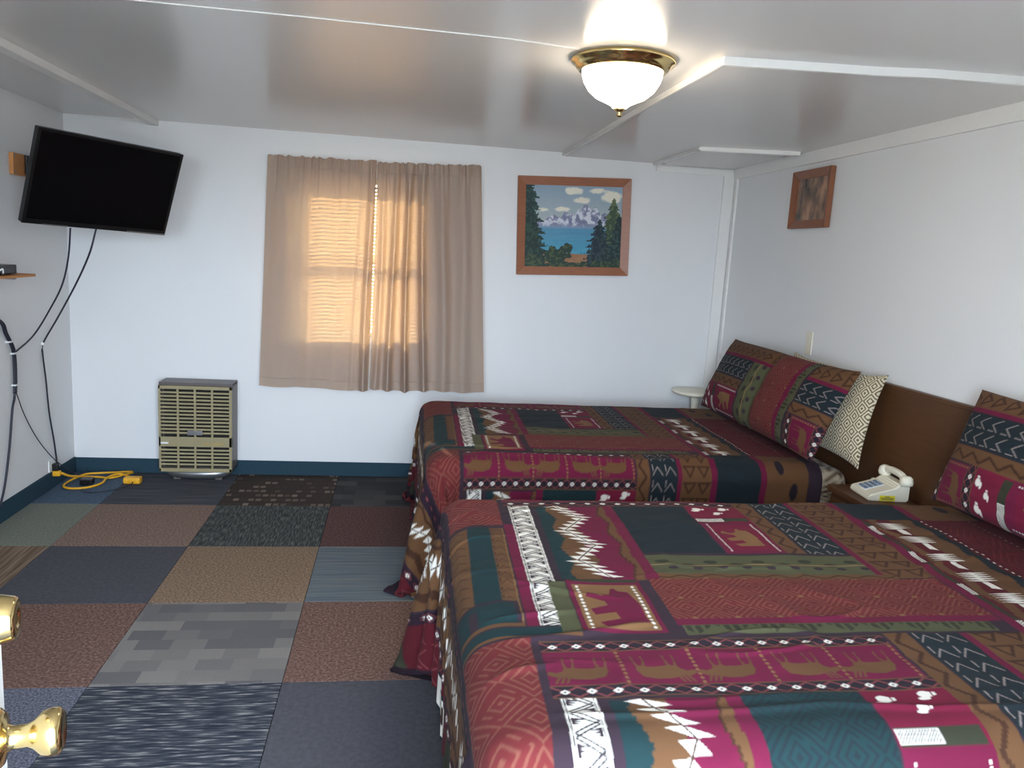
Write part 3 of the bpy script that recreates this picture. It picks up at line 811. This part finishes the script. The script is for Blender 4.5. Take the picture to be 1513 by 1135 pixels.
def bed(label, x0, y0, y1, zt):
    t = thing('bed', label, 'bed', (0, 0, 0), group='pair of full size beds')
    rounded_slab('mattress', x0+.04, 2.083, y0+.035, y1-.035, zt-.26, zt-.022, .06, M_sheet, t, lambda co: sheet_colors(co[:, 0]*.7+co[:, 1]*.7, co[:, 2]+co[:, 1]*.3-co[:, 0]*.3, .08, (190, 172, 146), (92, 68, 50)))
    rounded_slab('box_spring', x0+.06, 2.08, y0+.05, y1-.05, .12, zt-.265, .03, M_cream, t)
    pts = [(2.05, y0+.065), (1.2, y0+.065), (x0+.075, y0+.065), (x0+.075, (y0+y1)/2), (x0+.075, y1-.065), (1.2, y1-.065), (2.05, y1-.065)]
    ring = []
    for (ax, ay), (bx, by) in zip(pts, pts[1:]):
        n_ = max(2, int(math.hypot(bx-ax, by-ay)/.012)); ring += [(ax+(bx-ax)*k/n_, ay+(by-ay)*k/n_) for k in range(n_)]
    ring = np.array(ring+[pts[-1]]); cen = np.array([[1.3, (y0+y1)/2]]); dirs = np.sign(np.where(np.abs(ring-cen) > np.array([[1.3-x0-.085, (y1-y0)/2-.075]]), ring-cen, 0)); k_ = np.arange(len(ring))
    Ps = np.array([[(x+dx*(f*.02+.006*math.sin(k*.9)*f), y+dy*(f*.02+.006*math.sin(k*.9)*f), zt-.27-f*(zt-.275)) for f in np.linspace(0, 1, 8)] for k, ((x, y), (dx, dy)) in enumerate(zip(ring, dirs))])
    grid_mesh('bed_skirt', Ps, None, M_cream, t)
    for xx in (x0+.14, 2.0):
        for yy in (y0+.14, y1-.14): B('leg', xx-.025, xx+.025, yy-.025, yy+.025, 0, .125, M_black, t, .004)
    return t


ZN, ZF = .64, .585
NY0, NY1, FY0, FY1 = 1.13, 2.545, 3.17, 4.55
bed('bed under the patchwork spread nearest the camera', .185, NY0, NY1, ZN)
bed('bed under the patchwork spread beside the far wall', .165, FY0, FY1, ZF)
spread('bedspread', 'patchwork moose and bear print bedspread on the near bed', .165, NY0, NY1, ZN, (-.29, 2.09), (NY0-.5, NY1+.45), .0024,
       lambda U, V: (U+.045*(2.44-V), 2.44-V), NY0-.3, FY0-.30, 11,
       [(.22, 1.52, .62, 1.60, .012, .008), (.2, 1.62, .45, 1.68, .010, .007), (.3, 1.255, 1.7, 1.235, .010, .006), (.25, 1.86, .6, 1.70, .012, .005), (.18, 1.38, .36, 1.45, .01, .007), (.7, 1.93, 1.2, 1.90, .01, .003)])
spread('bedspread', 'patchwork moose and bear print bedspread on the far bed', .145, FY0, FY1, ZF, (-.38, 1.93), (FY0-.5, FY1+.34), .0045,
       lambda U, V: ((U+.03*(4.33-V))*1.05+.014, (4.30-V)*.95), NY1+.36, 4.60, 23,
       [(.3, 3.30, 1.0, 3.22, .014, .010), (.25, 3.45, .7, 3.36, .012, .008), (.9, 3.25, 1.6, 3.23, .014, .008)])

hb = thing('headboard', 'long dark brown wood headboard panel on the right wall', 'headboard', (XR-.018, 2.75, 0))
B('panel', -.014, .012, -1.55, 1.50, .30, 1.0, M_head, hb, .003)
B('top_edge', -.017, .012, -1.55, 1.50, .985, 1.003, M_head, hb, .003)


# ------------------------------------------------------------------ pillows
def pillow(name, label, ya, yb, bot, top, thick, colfn, m, cat='pillow', group=None, dip=None, nu=240, nv=110, seed=0, pinch=.05):
    """ya = far end, yb = near end; bot, top = (x, z) of lower and upper edge"""
    a = np.linspace(-1, 1, nu)[:, None]; b = np.linspace(-1, 1, nv)[None, :]
    L = np.array([top[0]-bot[0], 0, top[1]-bot[1]]); h = np.linalg.norm(L); L /= h; Nn = np.array([-L[2], 0, L[0]])
    prof = np.clip((1-np.abs(a)**3.2), 0, 1)**.55*np.clip((1-np.abs(b)**2.6), 0, 1)**.55
    if dip: prof = prof*(1-dip[1]*np.exp(-((a-dip[0])/.07)**2))
    prof = prof*(1+.12*(vnoise(a*5+0*b+20, b*4+0*a+20, seed)-.5))
    wr = .006*(vnoise(a*9+3*b+30, b*11-2*a+30, seed+1)-.5)
    sa = (1-pinch*(1-np.abs(b)**2)*np.abs(a)**6*.6); sb = (1-pinch*2*(1-np.abs(a)**4)*np.abs(b)**6*.5)
    c = np.array([(bot[0]+top[0])/2, (ya+yb)/2, (bot[1]+top[1])/2]); Ydir = np.array([0, (yb-ya)/2, 0])
    sag = .012*np.sin(a*4+seed)*(b > 0)*b
    front = c+(a*sa)[..., None]*Ydir+((b*sb)+sag)[..., None]*L*h/2+(prof*thick/2+wr*prof)[..., None]*Nn
    back = c+(a*sa)[..., None]*Ydir+((b*sb)+sag)[..., None]*L*h/2-(prof*thick*.14)[..., None]*Nn
    n = nu*nv; idx = np.arange(n).reshape(nu, nv)
    q1 = np.stack([idx[:-1, :-1], idx[:-1, 1:], idx[1:, 1:], idx[1:, :-1]], -1).reshape(-1, 4)
    P = np.concatenate([front.reshape(-1, 3), back.reshape(-1, 3)]); Q = np.concatenate([q1, q1[:, ::-1]+n])
    col = colfn((a+1)/2*abs(yb-ya)+0*b, (b+1)/2*h+0*a); col = np.concatenate([col.reshape(-1, 3)]*2)
    me = bpy.data.meshes.new(name); me.from_pydata([tuple(v) for v in P], [], [tuple(int(i) for i in f) for f in Q])
    me.polygons.foreach_set('use_smooth', np.ones(len(me.polygons), bool)); add_colors(me, col)
    bm = bmesh.new(); bm.from_mesh(me); bmesh.ops.remove_doubles(bm, verts=bm.verts, dist=1e-5); bmesh.ops.recalc_face_normals(bm, faces=bm.faces); bm.to_mesh(me); bm.free()
    o = link(name, me, m); return tag(o, label, cat, group)


pillow('covered_pillow', 'long patchwork covered pillows leaning on the far bed headboard', 4.40, 3.10, (1.815, .63), (1.995, 1.04), .21,
       lambda s, h: sample(.975+h*1.13, -.07+s*.92), M_print, 'pillow', 'patchwork covered pillows', (.06, .3), 420, 140, 3)
pillow('covered_pillow', 'patchwork covered pillow at the head of the near bed', 2.42, 1.12, (1.885, .69), (2.02, 1.085), .20,
       lambda s, h: sample(.975+h*1.13, -.19+s*.92), M_print, 'pillow', 'patchwork covered pillows', (.0, .2), 420, 140, 5)
pillow('pillow', 'tan diamond print pillow tucked behind the patchwork covered pillows', 3.80, 3.00, (1.975, .63), (2.058, 1.045), .13,
       lambda s, h: sheet_colors(s+h*.2, h-s*.2, .07, (206, 196, 168), (96, 78, 58)), M_sheet, 'pillow', None, None, 380, 220, 9, .12)

# ------------------------------------------------------------------ nightstand, phone, round table
ns = thing('nightstand', 'brown wooden nightstand between the two beds', 'nightstand', (1.965, 2.86, 0))
B('body', -.105, .11, -.13, .13, .08, .54, M_head, ns, .003)
B('table_top', -.12, .115, -.145, .145, .54, .565, M_head, ns, .004)
dr = B('drawer', -.118, -.105, -.115, .115, .38, .52, M_head, ns, .003)
bm = bmesh.new(); lathe(bm, [(.008, 0), (.008, .01), (.014, .018), (.0, .024)], 16, Matrix.Translation((-.118, 0, .45)) @ Matrix.Rotation(math.radians(-90), 4, 'Y')); mesh_obj('knob', bm, M_brass, dr, True)
for sx in (-.085, .085):
    for sy in (-.11, .11): B('leg', sx-.018, sx+.018, sy-.018, sy+.018, 0, .08, M_head, ns)

ph = thing('telephone', 'cream push button desk telephone on the nightstand', 'telephone', (1.975, 2.84, .566), math.radians(-6)); ph.scale = (.84, .84, .84)
bm = bmesh.new()
prof = [(-.10, 0), (.10, 0), (.10, .085), (.045, .085), (.03, .068), (-.095, .03), (-.10, .022)]
vf = [[bm.verts.new((x, s*.095, z)) for x, z in prof] for s in (-1, 1)]
bm.faces.new(vf[0]); bm.faces.new(vf[1][::-1])
for i in range(len(prof)): bm.faces.new((vf[0][i], vf[1][i], vf[1][(i+1) % len(prof)], vf[0][(i+1) % len(prof)]))
bmesh.ops.recalc_face_normals(bm, faces=bm.faces); bmesh.ops.bevel(bm, geom=bm.edges[:], offset=.007, segments=3, affect='EDGES')
pb = mesh_obj('phone_body', bm, M_ivory, ph)
bm = bmesh.new(); tube_bm(bm, [(.072, -.085, .112), (.072, -.04, .124), (.072, .04, .124), (.072, .085, .112)], .017, 12, 6)
for s in (-1, 1): lathe(bm, [(.0, -.03), (.026, -.03), (.031, -.016), (.029, .006), (.018, .018), (0, .02)], 20, Matrix.Translation((.072, s*.098, .112)) @ Matrix.Rotation(s*.25, 4, 'X'))
mesh_obj('handset', bm, M_ivory, ph, True)
M_key = mat('blue grey keys', (108, 128, 150), .5); M_label = mat('yellow sticker', (226, 214, 40), .6)
sa_ = math.atan2(.038, .125)
kp = Matrix.Translation((-.033, .02, .0475)) @ Matrix.Rotation(-sa_, 4, 'Y')
pl_ = B('keypad_plate', -.05, .05, -.042, .042, .0005, .003, M_white, ph, .0008, kp)
for i in range(4):
    for j in range(3):
        B('key', -.044+i*.023, -.027+i*.023, -.036+j*.026, -.017+j*.026, .002, .007, M_key, pl_, .0015, kp)
st = B('sticker', -.045, .03, -.0965, -.0955, .004, .03, M_label, ph); st['label'] = 'yellow sticker with small dark print'
for k, (a, b) in enumerate(((-.02, .005), (-.04, .025), (-.035, .02))): B('print_line', a, b, -.0971, -.0966, .022-.006*k, .025-.006*k, M_heat, st)
bm = bmesh.new(); cpts = [(.06+.012*math.cos(i*1.2), .10+.02+.0025*i, .03+.012*math.sin(i*1.2)) for i in range(26)]
tube_bm(bm, cpts, .003, 6, 2); mesh_obj('coiled_cord', bm, M_ivory, ph, True)

rt = thing('side_table', 'small round white side table in the corner behind the far bed', 'table', (1.925, 4.765, 0))
bm = bmesh.new(); lathe(bm, [(0, .632), (.135, .632), (.15, .64), (.152, .650), (.146, .657), (.0, .657)], 40); mesh_obj('table_top', bm, M_ivory, rt, True)
bm = bmesh.new(); lathe(bm, [(.022, .03), (.018, .2), (.026, .35), (.018, .5), (.03, .632)], 20); mesh_obj('pedestal', bm, M_ivory, rt, True)
bm = bmesh.new(); lathe(bm, [(.12, 0), (.12, .012), (.06, .028), (.022, .035)], 28); mesh_obj('base', bm, M_ivory, rt, True)

# ------------------------------------------------------------------ television corner
tv = thing('television', 'black flat television tilted on a swivel wall mount', 'television', (-1.427, 4.168, 1.671))
ya_, pi_, ro_ = .904, .341, -.027
Rv = Vector((math.cos(ya_), math.sin(ya_), 0)); n0 = Vector((math.sin(ya_), -math.cos(ya_), 0)); Uz = Vector((0, 0, 1))
nv_ = n0*math.cos(pi_)-Uz*math.sin(pi_); uv_ = Uz*math.cos(pi_)+n0*math.sin(pi_)
r2 = Rv*math.cos(ro_)+uv_*math.sin(ro_); u2 = uv_*math.cos(ro_)-Rv*math.sin(ro_)
tv.matrix_world = Matrix(((r2.x, -nv_.x, u2.x, -1.427), (r2.y, -nv_.y, u2.y, 4.168), (r2.z, -nv_.z, u2.z, 1.671), (0, 0, 0, 1)))
B('casing', -.3725, .3725, 0, .032, -.2225, .2225, M_black, tv, .006)
B('back_cover', -.27, .27, .03, .062, -.15, .13, M_black, tv, .012)
bars_tv = bmesh.new()
for a, b, c, d in ((-.3725, -.358, -.2225, .2225), (.358, .3725, -.2225, .2225), (-.358, .358, .210, .2225), (-.358, .358, -.2225, -.200)): box(bars_tv, a, b, -.0015, .002, c, d, .0006)
mesh_obj('bezel', bars_tv, M_black, tv)
B('screen', -.358, .358, -.0005, .004, -.200, .210, M_screen, tv)
stp = B('trim_strip', .15, .368, -.0045, -.001, -.2225, -.2155, M_chrome, tv); stp['label'] = 'bright strip along the lower edge'
B('trim_strip', -.28, -.16, -.0045, -.001, -.2225, -.218, M_chrome, tv)

mt = thing('tv_wall_mount', 'swivel television bracket on a pine block screwed to the left wall', 'bracket', (XL, 4.33, 1.76))
B('backing_block', .0, .02, -.06, .12, -.055, .05, M_pine, mt, .002)
B('wall_plate', .02, .03, .06, .115, -.05, .05, M_black, mt, .002)
bm = bmesh.new(); tube_bm(bm, [(.03, .085, -.01), (.15, .06, -.03), (.28, .01, -.05), (.40, -.07, -.06)], .016, 10, 6); mesh_obj('arm', bm, M_black, mt, True)
for z_ in (-.04, .035):
    bm = bmesh.new(); lathe(bm, [(.006, 0), (.006, .003), (0, .005)], 10, along_x((.02, -.045, z_))); mesh_obj('screw', bm, M_chrome, mt)

sh = thing('wall_shelf', 'small thin wooden shelf on the left wall below the television', 'shelf', (XL, 3.80, 1.222))
B('board', 0, .20, -.26, .24, 0, .012, M_pine, sh, .002)
for yy in (-.2, .16): B('bracket', 0, .14, yy, yy+.02, -.015, 0, M_chrome, sh)
cb = thing('cable_box', 'flat black cable box on the small wall shelf', 'cable box', (XL+.09, 3.79, 1.2345))
B('case', -.08, .085, -.15, .12, .004, .045, M_black, cb, .004)
B('front_panel', .085, .088, -.14, .11, .01, .04, M_screen, cb)
for xx in (-.06, .06):
    for yy in (-.12, .09): B('rubber_foot', xx-.008, xx+.008, yy-.008, yy+.008, 0, .005, M_dark, cb)
tube('white_cable', [(.088, -.05, .02), (.1, -.045, .03), (.1, -.04, .012), (.088, -.02, .008)], .003, M_white, cb)

# cables
XW = XL+.008
tube_o = lambda nm, pts, r, m, lab, cat, g=None: tag(tube(nm, pts, r, m), lab, cat, g)
c1 = tube_o('tv_cable', [(-1.560, 4.051, 1.459), (-1.600, 4.119, 1.319), (-1.660, 4.190, 1.181), (-1.740, 4.244, 1.056), (-1.830, 4.256, 0.913), (-1.909, 4.225, 0.823)], .0042, M_wire, 'dark cable curving from the television to the cable bundle', 'cable', 'television cables')
c2 = tube_o('tv_cable', [(-1.480, 4.150, 1.463), (-1.520, 4.164, 1.339), (-1.620, 4.250, 1.181), (-1.780, 4.418, 0.987), (-1.909, 4.547, 0.833), (XW, 4.535, .77), (XW, 4.56, .63), (XW, 4.585, .44), (XW, 4.63, .27), (XW, 4.655, .15), (XL+.02, 4.625, .115)], .0045, M_wire, 'dark cable dropping from the television down to the wall outlet', 'cable', 'television cables')
B('cable_clip', XL, XL+.014, 4.538, 4.55, .822, .838, M_white, c2)
bun = thing('cable_bundle', 'thick bundle of dark cables tied along the left wall', 'cable')
for k, (dy, dx) in enumerate(((0, 0), (.009, .004), (-.008, .003))):
    pts = [(3.98, 1.04), (4.10, .985), (4.135, .93), (4.195, .855), (4.21, .79), (4.208, .69), (4.20, .62 if k else .60)]
    if k == 0: pts += [(4.172, .54), (4.125, .36), (4.06, .18), (4.0, .08)]
    tube('strand', [(XW+dx, y+dy*(1 if i < 7 else 0), z) for i, (y, z) in enumerate(pts)], .0055, M_wire, bun)
for y, z in ((4.165, .885), (4.205, .822), (4.206, .66)): B('cable_tie', XL, XL+.02, y-.014, y+.014, z-.004, z+.004, M_white, bun)
tube_o('thin_cable', [(XW+.004, 4.205, .63), (XW, 4.30, .48), (XW, 4.44, .315), (XW+.02, 4.58, .17), (XL+.06, 4.70, .07), (XL+.10, 4.75, .02), (XL+.17, 4.70, .012), (-1.75, 4.705, .03)], .0025, M_wire, 'thin dark cord running from the bundle to the floor adapter', 'cord')

ol = thing('wall_outlet', 'white outlet plate low on the left wall', 'outlet', (XL, 4.60, .105))
B('plate', 0, .006, -.035, .035, -.057, .057, M_white, ol, .002)
for z_ in (-.02, .02): B('socket', .006, .0085, -.014, .014, z_-.013, z_+.013, M_ivory, ol, .002)
tag(B('cord_plug', XL+.009, XL+.04, 4.585, 4.615, .10, .14, M_black, bev=.005), 'black cord plug in the upper socket of the low left outlet', 'plug')
yc = thing('extension_cord', 'yellow extension cord loosely looped on the carpet', 'extension cord')
ypts = [(-1.865, 4.60, .085), (-1.84, 4.66, .05), (-1.80, 4.76, .018), (-1.73, 4.78, .01), (-1.66, 4.77, .009), (-1.61, 4.83, .009), (-1.575, 4.89, .009), (-1.60, 4.905, .009), (-1.66, 4.87, .014), (-1.74, 4.83, .02), (-1.81, 4.79, .022), (-1.855, 4.70, .012), (-1.855, 4.60, .009),
        (-1.80, 4.555, .009), (-1.72, 4.575, .009), (-1.672, 4.66, .009), (-1.67, 4.74, .018), (-1.63, 4.82, .02), (-1.565, 4.80, .009), (-1.53, 4.74, .012)]
tube('cord', ypts, .0065, M_yellow, yc)
B('plug', XL+.009, XL+.05, 4.585, 4.615, .068, .098, M_yellow, yc, .006)
tb = B('triple_tap', -1.56, -1.465, 4.672, 4.725, .001, .04, M_yellow, yc, .01)
for xx in (-1.545, -1.513, -1.482):
    bm = bmesh.new(); lathe(bm, [(.014, 0), (.014, .003), (.011, .004), (0, .003)], 14, Matrix.Translation((xx, 4.6725, .02)) @ Matrix.Rotation(math.radians(90), 4, 'X')); mesh_obj('socket', bm, M_yellow, tb, True)
ad = thing('power_adapter', 'black power adapter lying on the carpet beside the yellow cord', 'adapter', (-1.75, 4.67, 0))
B('adapter_body', -.035, .03, -.03, .025, .001, .036, M_black, ad, .005)
tube('lead', [(.0, -.03, .012), (.01, -.10, .006), (.05, -.17, .005), (.12, -.165, .005), (.2, -.10, .006), (.245, -.03, .012), (.25, -.013, .02)], .003, M_wire, ad)

# ------------------------------------------------------------------ heater
HX0, HX1, HY0, HZ0, HZ1 = -1.378, -.962, 4.745, .06, .595
ht = thing('wall_heater', 'tan louvred gas wall heater with grey cabinet', 'heater', ((HX0+HX1)/2, HY0, 0))
hw = (HX1-HX0)/2
bm = bmesh.new()
for a in ((-hw, -hw+.012, .02, YB-HY0-.014, HZ0, HZ1), (hw-.012, hw, .02, YB-HY0-.014, HZ0, HZ1), (-hw, hw, .015, YB-HY0-.014, HZ1-.012, HZ1+.006), (-hw, hw, .02, YB-HY0-.014, HZ0, HZ0+.01), (-hw, hw, .05, .06, HZ0, HZ1)): box(bm, *a, bev=.002)
mesh_obj('cabinet', bm, M_heat, ht)
B('dark_backing', -hw+.02, hw-.02, .044, .05, HZ0+.02, HZ1-.02, M_dark, ht)  # thin dark sheet behind the grille, darkens the gaps between louvres
fr = thing('front_grille', None, None); fr.parent = ht
fm = bmesh.new(); zm0, zm1 = HZ0+.155, HZ0+.215
for a in ((-hw, -hw+.012, HZ0, HZ1-.012), (hw-.016, hw, HZ0, HZ1-.012), (-hw, hw, HZ0, HZ0+.022), (-hw, hw, HZ1-.032, HZ1-.012), (-hw, hw, zm0, zm1)): box(fm, a[0], a[1], 0, .018, a[2], a[3], .002)
mesh_obj('grille_frame', fm, M_tan, fr)
xs = [-hw+.012+(2*hw-.028)*k/4 for k in range(1, 4)]
for x_ in xs: B('mullion', x_-.006, x_+.006, -.001, .016, HZ0+.02, HZ1-.03, M_tan, fr, .002)


def louvres(z0, z1, n):
    p = (z1-z0)/n; bm = bmesh.new(); box(bm, -hw+.010, hw-.014, -.007, .007, -.0055, .0055, .002); me = bpy.data.meshes.new('louvre'); bm.to_mesh(me); bm.free(); me.materials.append(M_tan)
    for k in range(1, n):
        o = bpy.data.objects.new('louvre', me); COL.objects.link(o); o.parent = fr; o.location = (0, .009, z0+p*k); o.rotation_euler = (math.radians(-25), 0, 0)


louvres(zm1, HZ1-.032, 13); louvres(HZ0+.022, zm0, 6)
B('badge', -.045, .04, -.004, .0, zm1+.012, zm1+.04, M_chrome, ht, .002)
B('latch', -hw+.012, -hw+.055, -.006, 0, zm0+.018, zm0+.028, M_white, ht, .001)
M_gold = mat('gold lettering', (176, 146, 70), .4)
lm_ = bmesh.new(); xk = .045
for wd in (.006, .008, .007, .006, .0, .008, .006, .009, .006, .008, .007, .006, .008):
    if wd: box(lm_, xk, xk+wd*.8, -.0012, .0, zm0+.016, zm0+.026)
    xk += wd+.002 if wd else .007
mesh_obj('lettering', lm_, M_gold, ht)
bm = bmesh.new(); lathe(bm, [(.0, .012), (.15, .012), (.185, .03), (.19, .062)], 40)
for v in bm.verts: v.co.y *= .35; v.co.y += .075
mesh_obj('base_tray', bm, M_chrome, ht, True)
for sx in (-.12, .12): B('foot', sx-.02, sx+.02, .05, .1, 0, .03, M_heat, ht)

# ------------------------------------------------------------------ pictures
def painting_colors(n, m):
    u = np.linspace(0, 1, n)[:, None]+np.zeros((1, m)); v = np.linspace(0, 1, m)[None, :]+np.zeros((n, 1))   # v up
    mix = lambda a, b, t: a*(1-t[..., None])+np.array(b)*t[..., None]
    C = np.zeros((n, m, 3)); C[:] = (142, 162, 178); C = mix(C, (178, 184, 178), np.clip((.95-v)*2, 0, 1))
    fb = lambda s, sx, sy: .5*vnoise(u*sx, v*sy, s)+.3*vnoise(u*sx*2, v*sy*2, s+1)+.2*vnoise(u*sx*4, v*sy*4, s+2)
    for cu, cv, ru, rv in ((.5, .93, .1, .05), (.57, .83, .1, .045), (.74, .94, .11, .04), (.9, .87, .14, .07), (.18, .7, .08, .03), (.37, .71, .1, .03)):
        d = ((u-cu)/ru)**2+((v-cv)/rv)**2+(fb(40, 14, 14)-.5)*1.6; C = mix(C, (228, 222, 204), np.clip((1-d)*1.6, 0, 1))
    ridge = .56+.0*u
    for cu, hh, w in ((.3, .09, .14), (.42, .12, .1), (.62, .20, .16), (.55, .15, .08), (.72, .17, .1), (.82, .12, .14), (.48, .1, .2)):
        ridge = np.maximum(ridge, .53+1.3*hh*np.clip(1-np.abs(u-cu)/w, 0, 1)**.9+.025*(vnoise(u*40, 0*u, 5)-.5))
    mt_ = (v < ridge) & (v > .47)
    f = fb(50, 26, 18); mc = np.where((f > .56)[..., None], (206, 208, 216), np.where((f > .44)[..., None], (150, 152, 174), (118, 122, 150)))
    mc = mix(mc.astype(float), (150, 160, 180), np.clip((.56-v)*8, 0, .8)); C[mt_] = mc[mt_]
    lake = v <= .485; C[lake] = mix(np.zeros((n, m, 3))+(82, 142, 172), (70, 158, 184), np.clip((.4-v)*3, 0, 1))[lake]; C[lake] += (8*(vnoise(u*6, v*60, 60)-.5))[..., None][lake]
    C[np.abs(v-.487) < .012] = (120, 146, 176)
    shore = v < .20-.10*(u-.2)+.02*(vnoise(u*9, 0*u, 61)-.5); C[shore] = mix(np.zeros((n, m, 3))+(166, 124, 92), (140, 96, 66), fb(62, 10, 30))[shore]
    def fir(cu, base, top, w, c1_, c2_, seed):
        t = np.clip((v-base)/(top-base), 0, 1); lay = .55+.45*((1-t)*9+seed*.3+.4*vnoise(v*20, u*8, seed) % 1)
        lay = .62+.5*(((1-t)*8+seed*.37) % 1)
        wd = 1.35*w*(1-t)**.75*lay*(.75+.5*vnoise(u*60, v*45, seed+3)); ok = (np.abs(u-cu) < wd) & (v >= base) & (v <= top)
        sh_ = vnoise(u*50, v*40, seed+7); cc = np.where((sh_ > .55)[..., None], c2_, c1_); C[ok] = cc[ok]
    fir(.03, .1, 1.25, .15, (26, 52, 52), (44, 74, 66), 3); fir(.02, .0, .7, .2, (24, 48, 44), (42, 70, 58), 13)
    fir(.91, .02, .86, .15, (58, 78, 58), (92, 104, 70), 7); fir(.77, .0, .60, .14, (28, 46, 56), (46, 66, 70), 17); fir(.97, .0, .66, .13, (30, 50, 54), (52, 74, 70), 27)
    for cu, cv, ru, rv in ((.34, .16, .13, .1), (.42, .23, .08, .07), (.27, .1, .08, .06), (.08, .07, .13, .1), (.45, .03, .3, .04), (.9, .04, .2, .06)):
        ok = ((u-cu)/ru)**2+((v-cv)/rv)**2+(vnoise(u*30, v*30, 70)-.5)*1.5 < .9; sh_ = vnoise(u*45, v*45, 71)
        C[ok] = np.where((sh_ > .6)[..., None], (70, 84, 56), (36, 58, 48))[ok]
    C = np.clip(C+6*(vnoise(u*90, v*90, 72)-.5)[..., None], 0, 255)/255
    return np.where(C <= .04045, C/12.92, ((C+.055)/1.055)**2.4).astype(np.float32)


def picture(name, label, w, h, fw, depth, M, mfr, canvas):
    t = thing(name, label, 'picture'); t.matrix_world = M                  # local x right, z up, -y towards the viewer
    for nm, pts in (('frame_rail', [(-w/2, h/2), (w/2, h/2), (w/2-fw, h/2-fw), (-w/2+fw, h/2-fw)]), ('frame_rail', [(w/2, -h/2), (-w/2, -h/2), (-w/2+fw, -h/2+fw), (w/2-fw, -h/2+fw)]),
                    ('frame_rail', [(-w/2, -h/2), (-w/2, h/2), (-w/2+fw, h/2-fw), (-w/2+fw, -h/2+fw)]), ('frame_rail', [(w/2, h/2), (w/2, -h/2), (w/2-fw, -h/2+fw), (w/2-fw, h/2-fw)])):
        bm = bmesh.new()
        lay = [[bm.verts.new((x, yy, z)) for x, z in pts] for yy in (0, -depth)]
        for v in lay[1][2:]: v.co.y += depth*.45
        bm.faces.new(lay[0]); bm.faces.new(lay[1][::-1])
        for i in range(4): bm.faces.new((lay[0][i], lay[1][i], lay[1][(i+1) % 4], lay[0][(i+1) % 4]))
        bmesh.ops.recalc_face_normals(bm, faces=bm.faces); bmesh.ops.bevel(bm, geom=bm.edges[:], offset=.002, segments=2, affect='EDGES'); mesh_obj(nm, bm, mfr, t)
    canvas(t, w-2*fw+.006, h-2*fw+.006, -depth*.35)
    return t


M_canvas = print_mat('painted canvas', .6, 0, .2, 300, .4)
def canvas1(t, w, h, y):
    n, m = 300, 250; X = np.linspace(-w/2, w/2, n)[:, None]+np.zeros((1, m)); Z = np.linspace(-h/2, h/2, m)[None, :]+np.zeros((n, 1))
    grid_mesh('canvas', np.stack([X, np.full_like(X, y), Z], -1), painting_colors(n, m), M_canvas, t)


picture('landscape_painting', 'wood framed painting of a mountain lake with fir trees', .722, .605, .052, .03,
        Matrix.Translation((1.075, YB-.003, 1.652)) @ Matrix.Rotation(-.04, 4, 'Y'), M_frame, canvas1)


def canvas2(t, w, h, y):
    m = bpy.data.materials.new('sepia forest print'); m.use_nodes = True; nt = m.node_tree; b = nt.nodes['Principled BSDF']; b.inputs['Roughness'].default_value = .25
    co = nt.nodes.new('ShaderNodeTexCoord'); mp = nt.nodes.new('ShaderNodeMapping'); mp.inputs['Scale'].default_value = (14, 1, 7); nt.links.new(co.outputs['Object'], mp.inputs[0])
    n = nt.nodes.new('ShaderNodeTexNoise'); n.inputs['Scale'].default_value = 1.1; n.inputs['Detail'].default_value = 7; nt.links.new(mp.outputs[0], n.inputs['Vector'])
    r = nt.nodes.new('ShaderNodeValToRGB'); e = r.color_ramp.elements; e.new(.5)
    for i, (p_, c) in enumerate(((.36, (62, 46, 36)), (.5, (112, 84, 64)), (.66, (172, 128, 96)))): e[i].position = p_; e[i].color = (*lin(c), 1)
    nt.links.new(n.outputs[0], r.inputs[0]); nt.links.new(r.outputs[0], b.inputs['Base Color'])
    B('print', -w/2, w/2, y, y+.003, -h/2, h/2, m, t)


picture('framed_print', 'small dark wood framed sepia forest picture on the right wall', .385, .30, .042, .03,
        Matrix.Translation((XR-.002, 3.915, 1.832)) @ Matrix.Rotation(math.radians(-90), 4, 'Z'), M_frame2, canvas2)

o2 = thing('wall_outlet', 'ivory outlet plate on the right wall above the far bed pillows', 'outlet', (XR, 3.785, 1.09))
B('plate', -.005, 0, -.03, .03, -.06, .06, M_ivory, o2, .002)
for z_ in (-.022, .022): B('socket', -.008, -.005, -.013, .013, z_-.014, z_+.014, M_ivory, o2, .002)

# ------------------------------------------------------------------ ceiling lamp
lp = thing('ceiling_lamp', 'brass ceiling lamp with glowing ribbed glass bowl', 'lamp', (.695, 2.60, H))
bm = bmesh.new(); lathe(bm, [(.10, 0), (.162, -.001), (.170, -.008), (.168, -.014), (.158, -.018), (.155, -.026), (.141, -.040), (.128, -.041), (.12, -.03), (.10, -.008)], 56); mesh_obj('brass_ring', bm, M_brass, lp, True)
Mg = bpy.data.materials.new('lit frosted glass'); Mg.use_nodes = True
gb = Mg.node_tree.nodes['Principled BSDF']; pset(gb, Base_Color=(.95, .93, .88, 1), Roughness=.25, Emission_Color=(1, .85, .64, 1), Emission_Strength=LAMP_POWER)
bm = bmesh.new(); lathe(bm, [(.130, -.036), (.131, -.05), (.124, -.072), (.108, -.098), (.082, -.120), (.05, -.134), (.032, -.143), (.022, -.152), (.0, -.153)], 112, None, 1, -.012); mesh_obj('glass_bowl', bm, Mg, lp, True)
bm = bmesh.new(); lathe(bm, [(.018, -.151), (.02, -.156), (.012, -.162), (.006, -.166), (.010, -.171), (.008, -.178), (.0, -.181)], 20); mesh_obj('finial', bm, M_brass, lp, True)
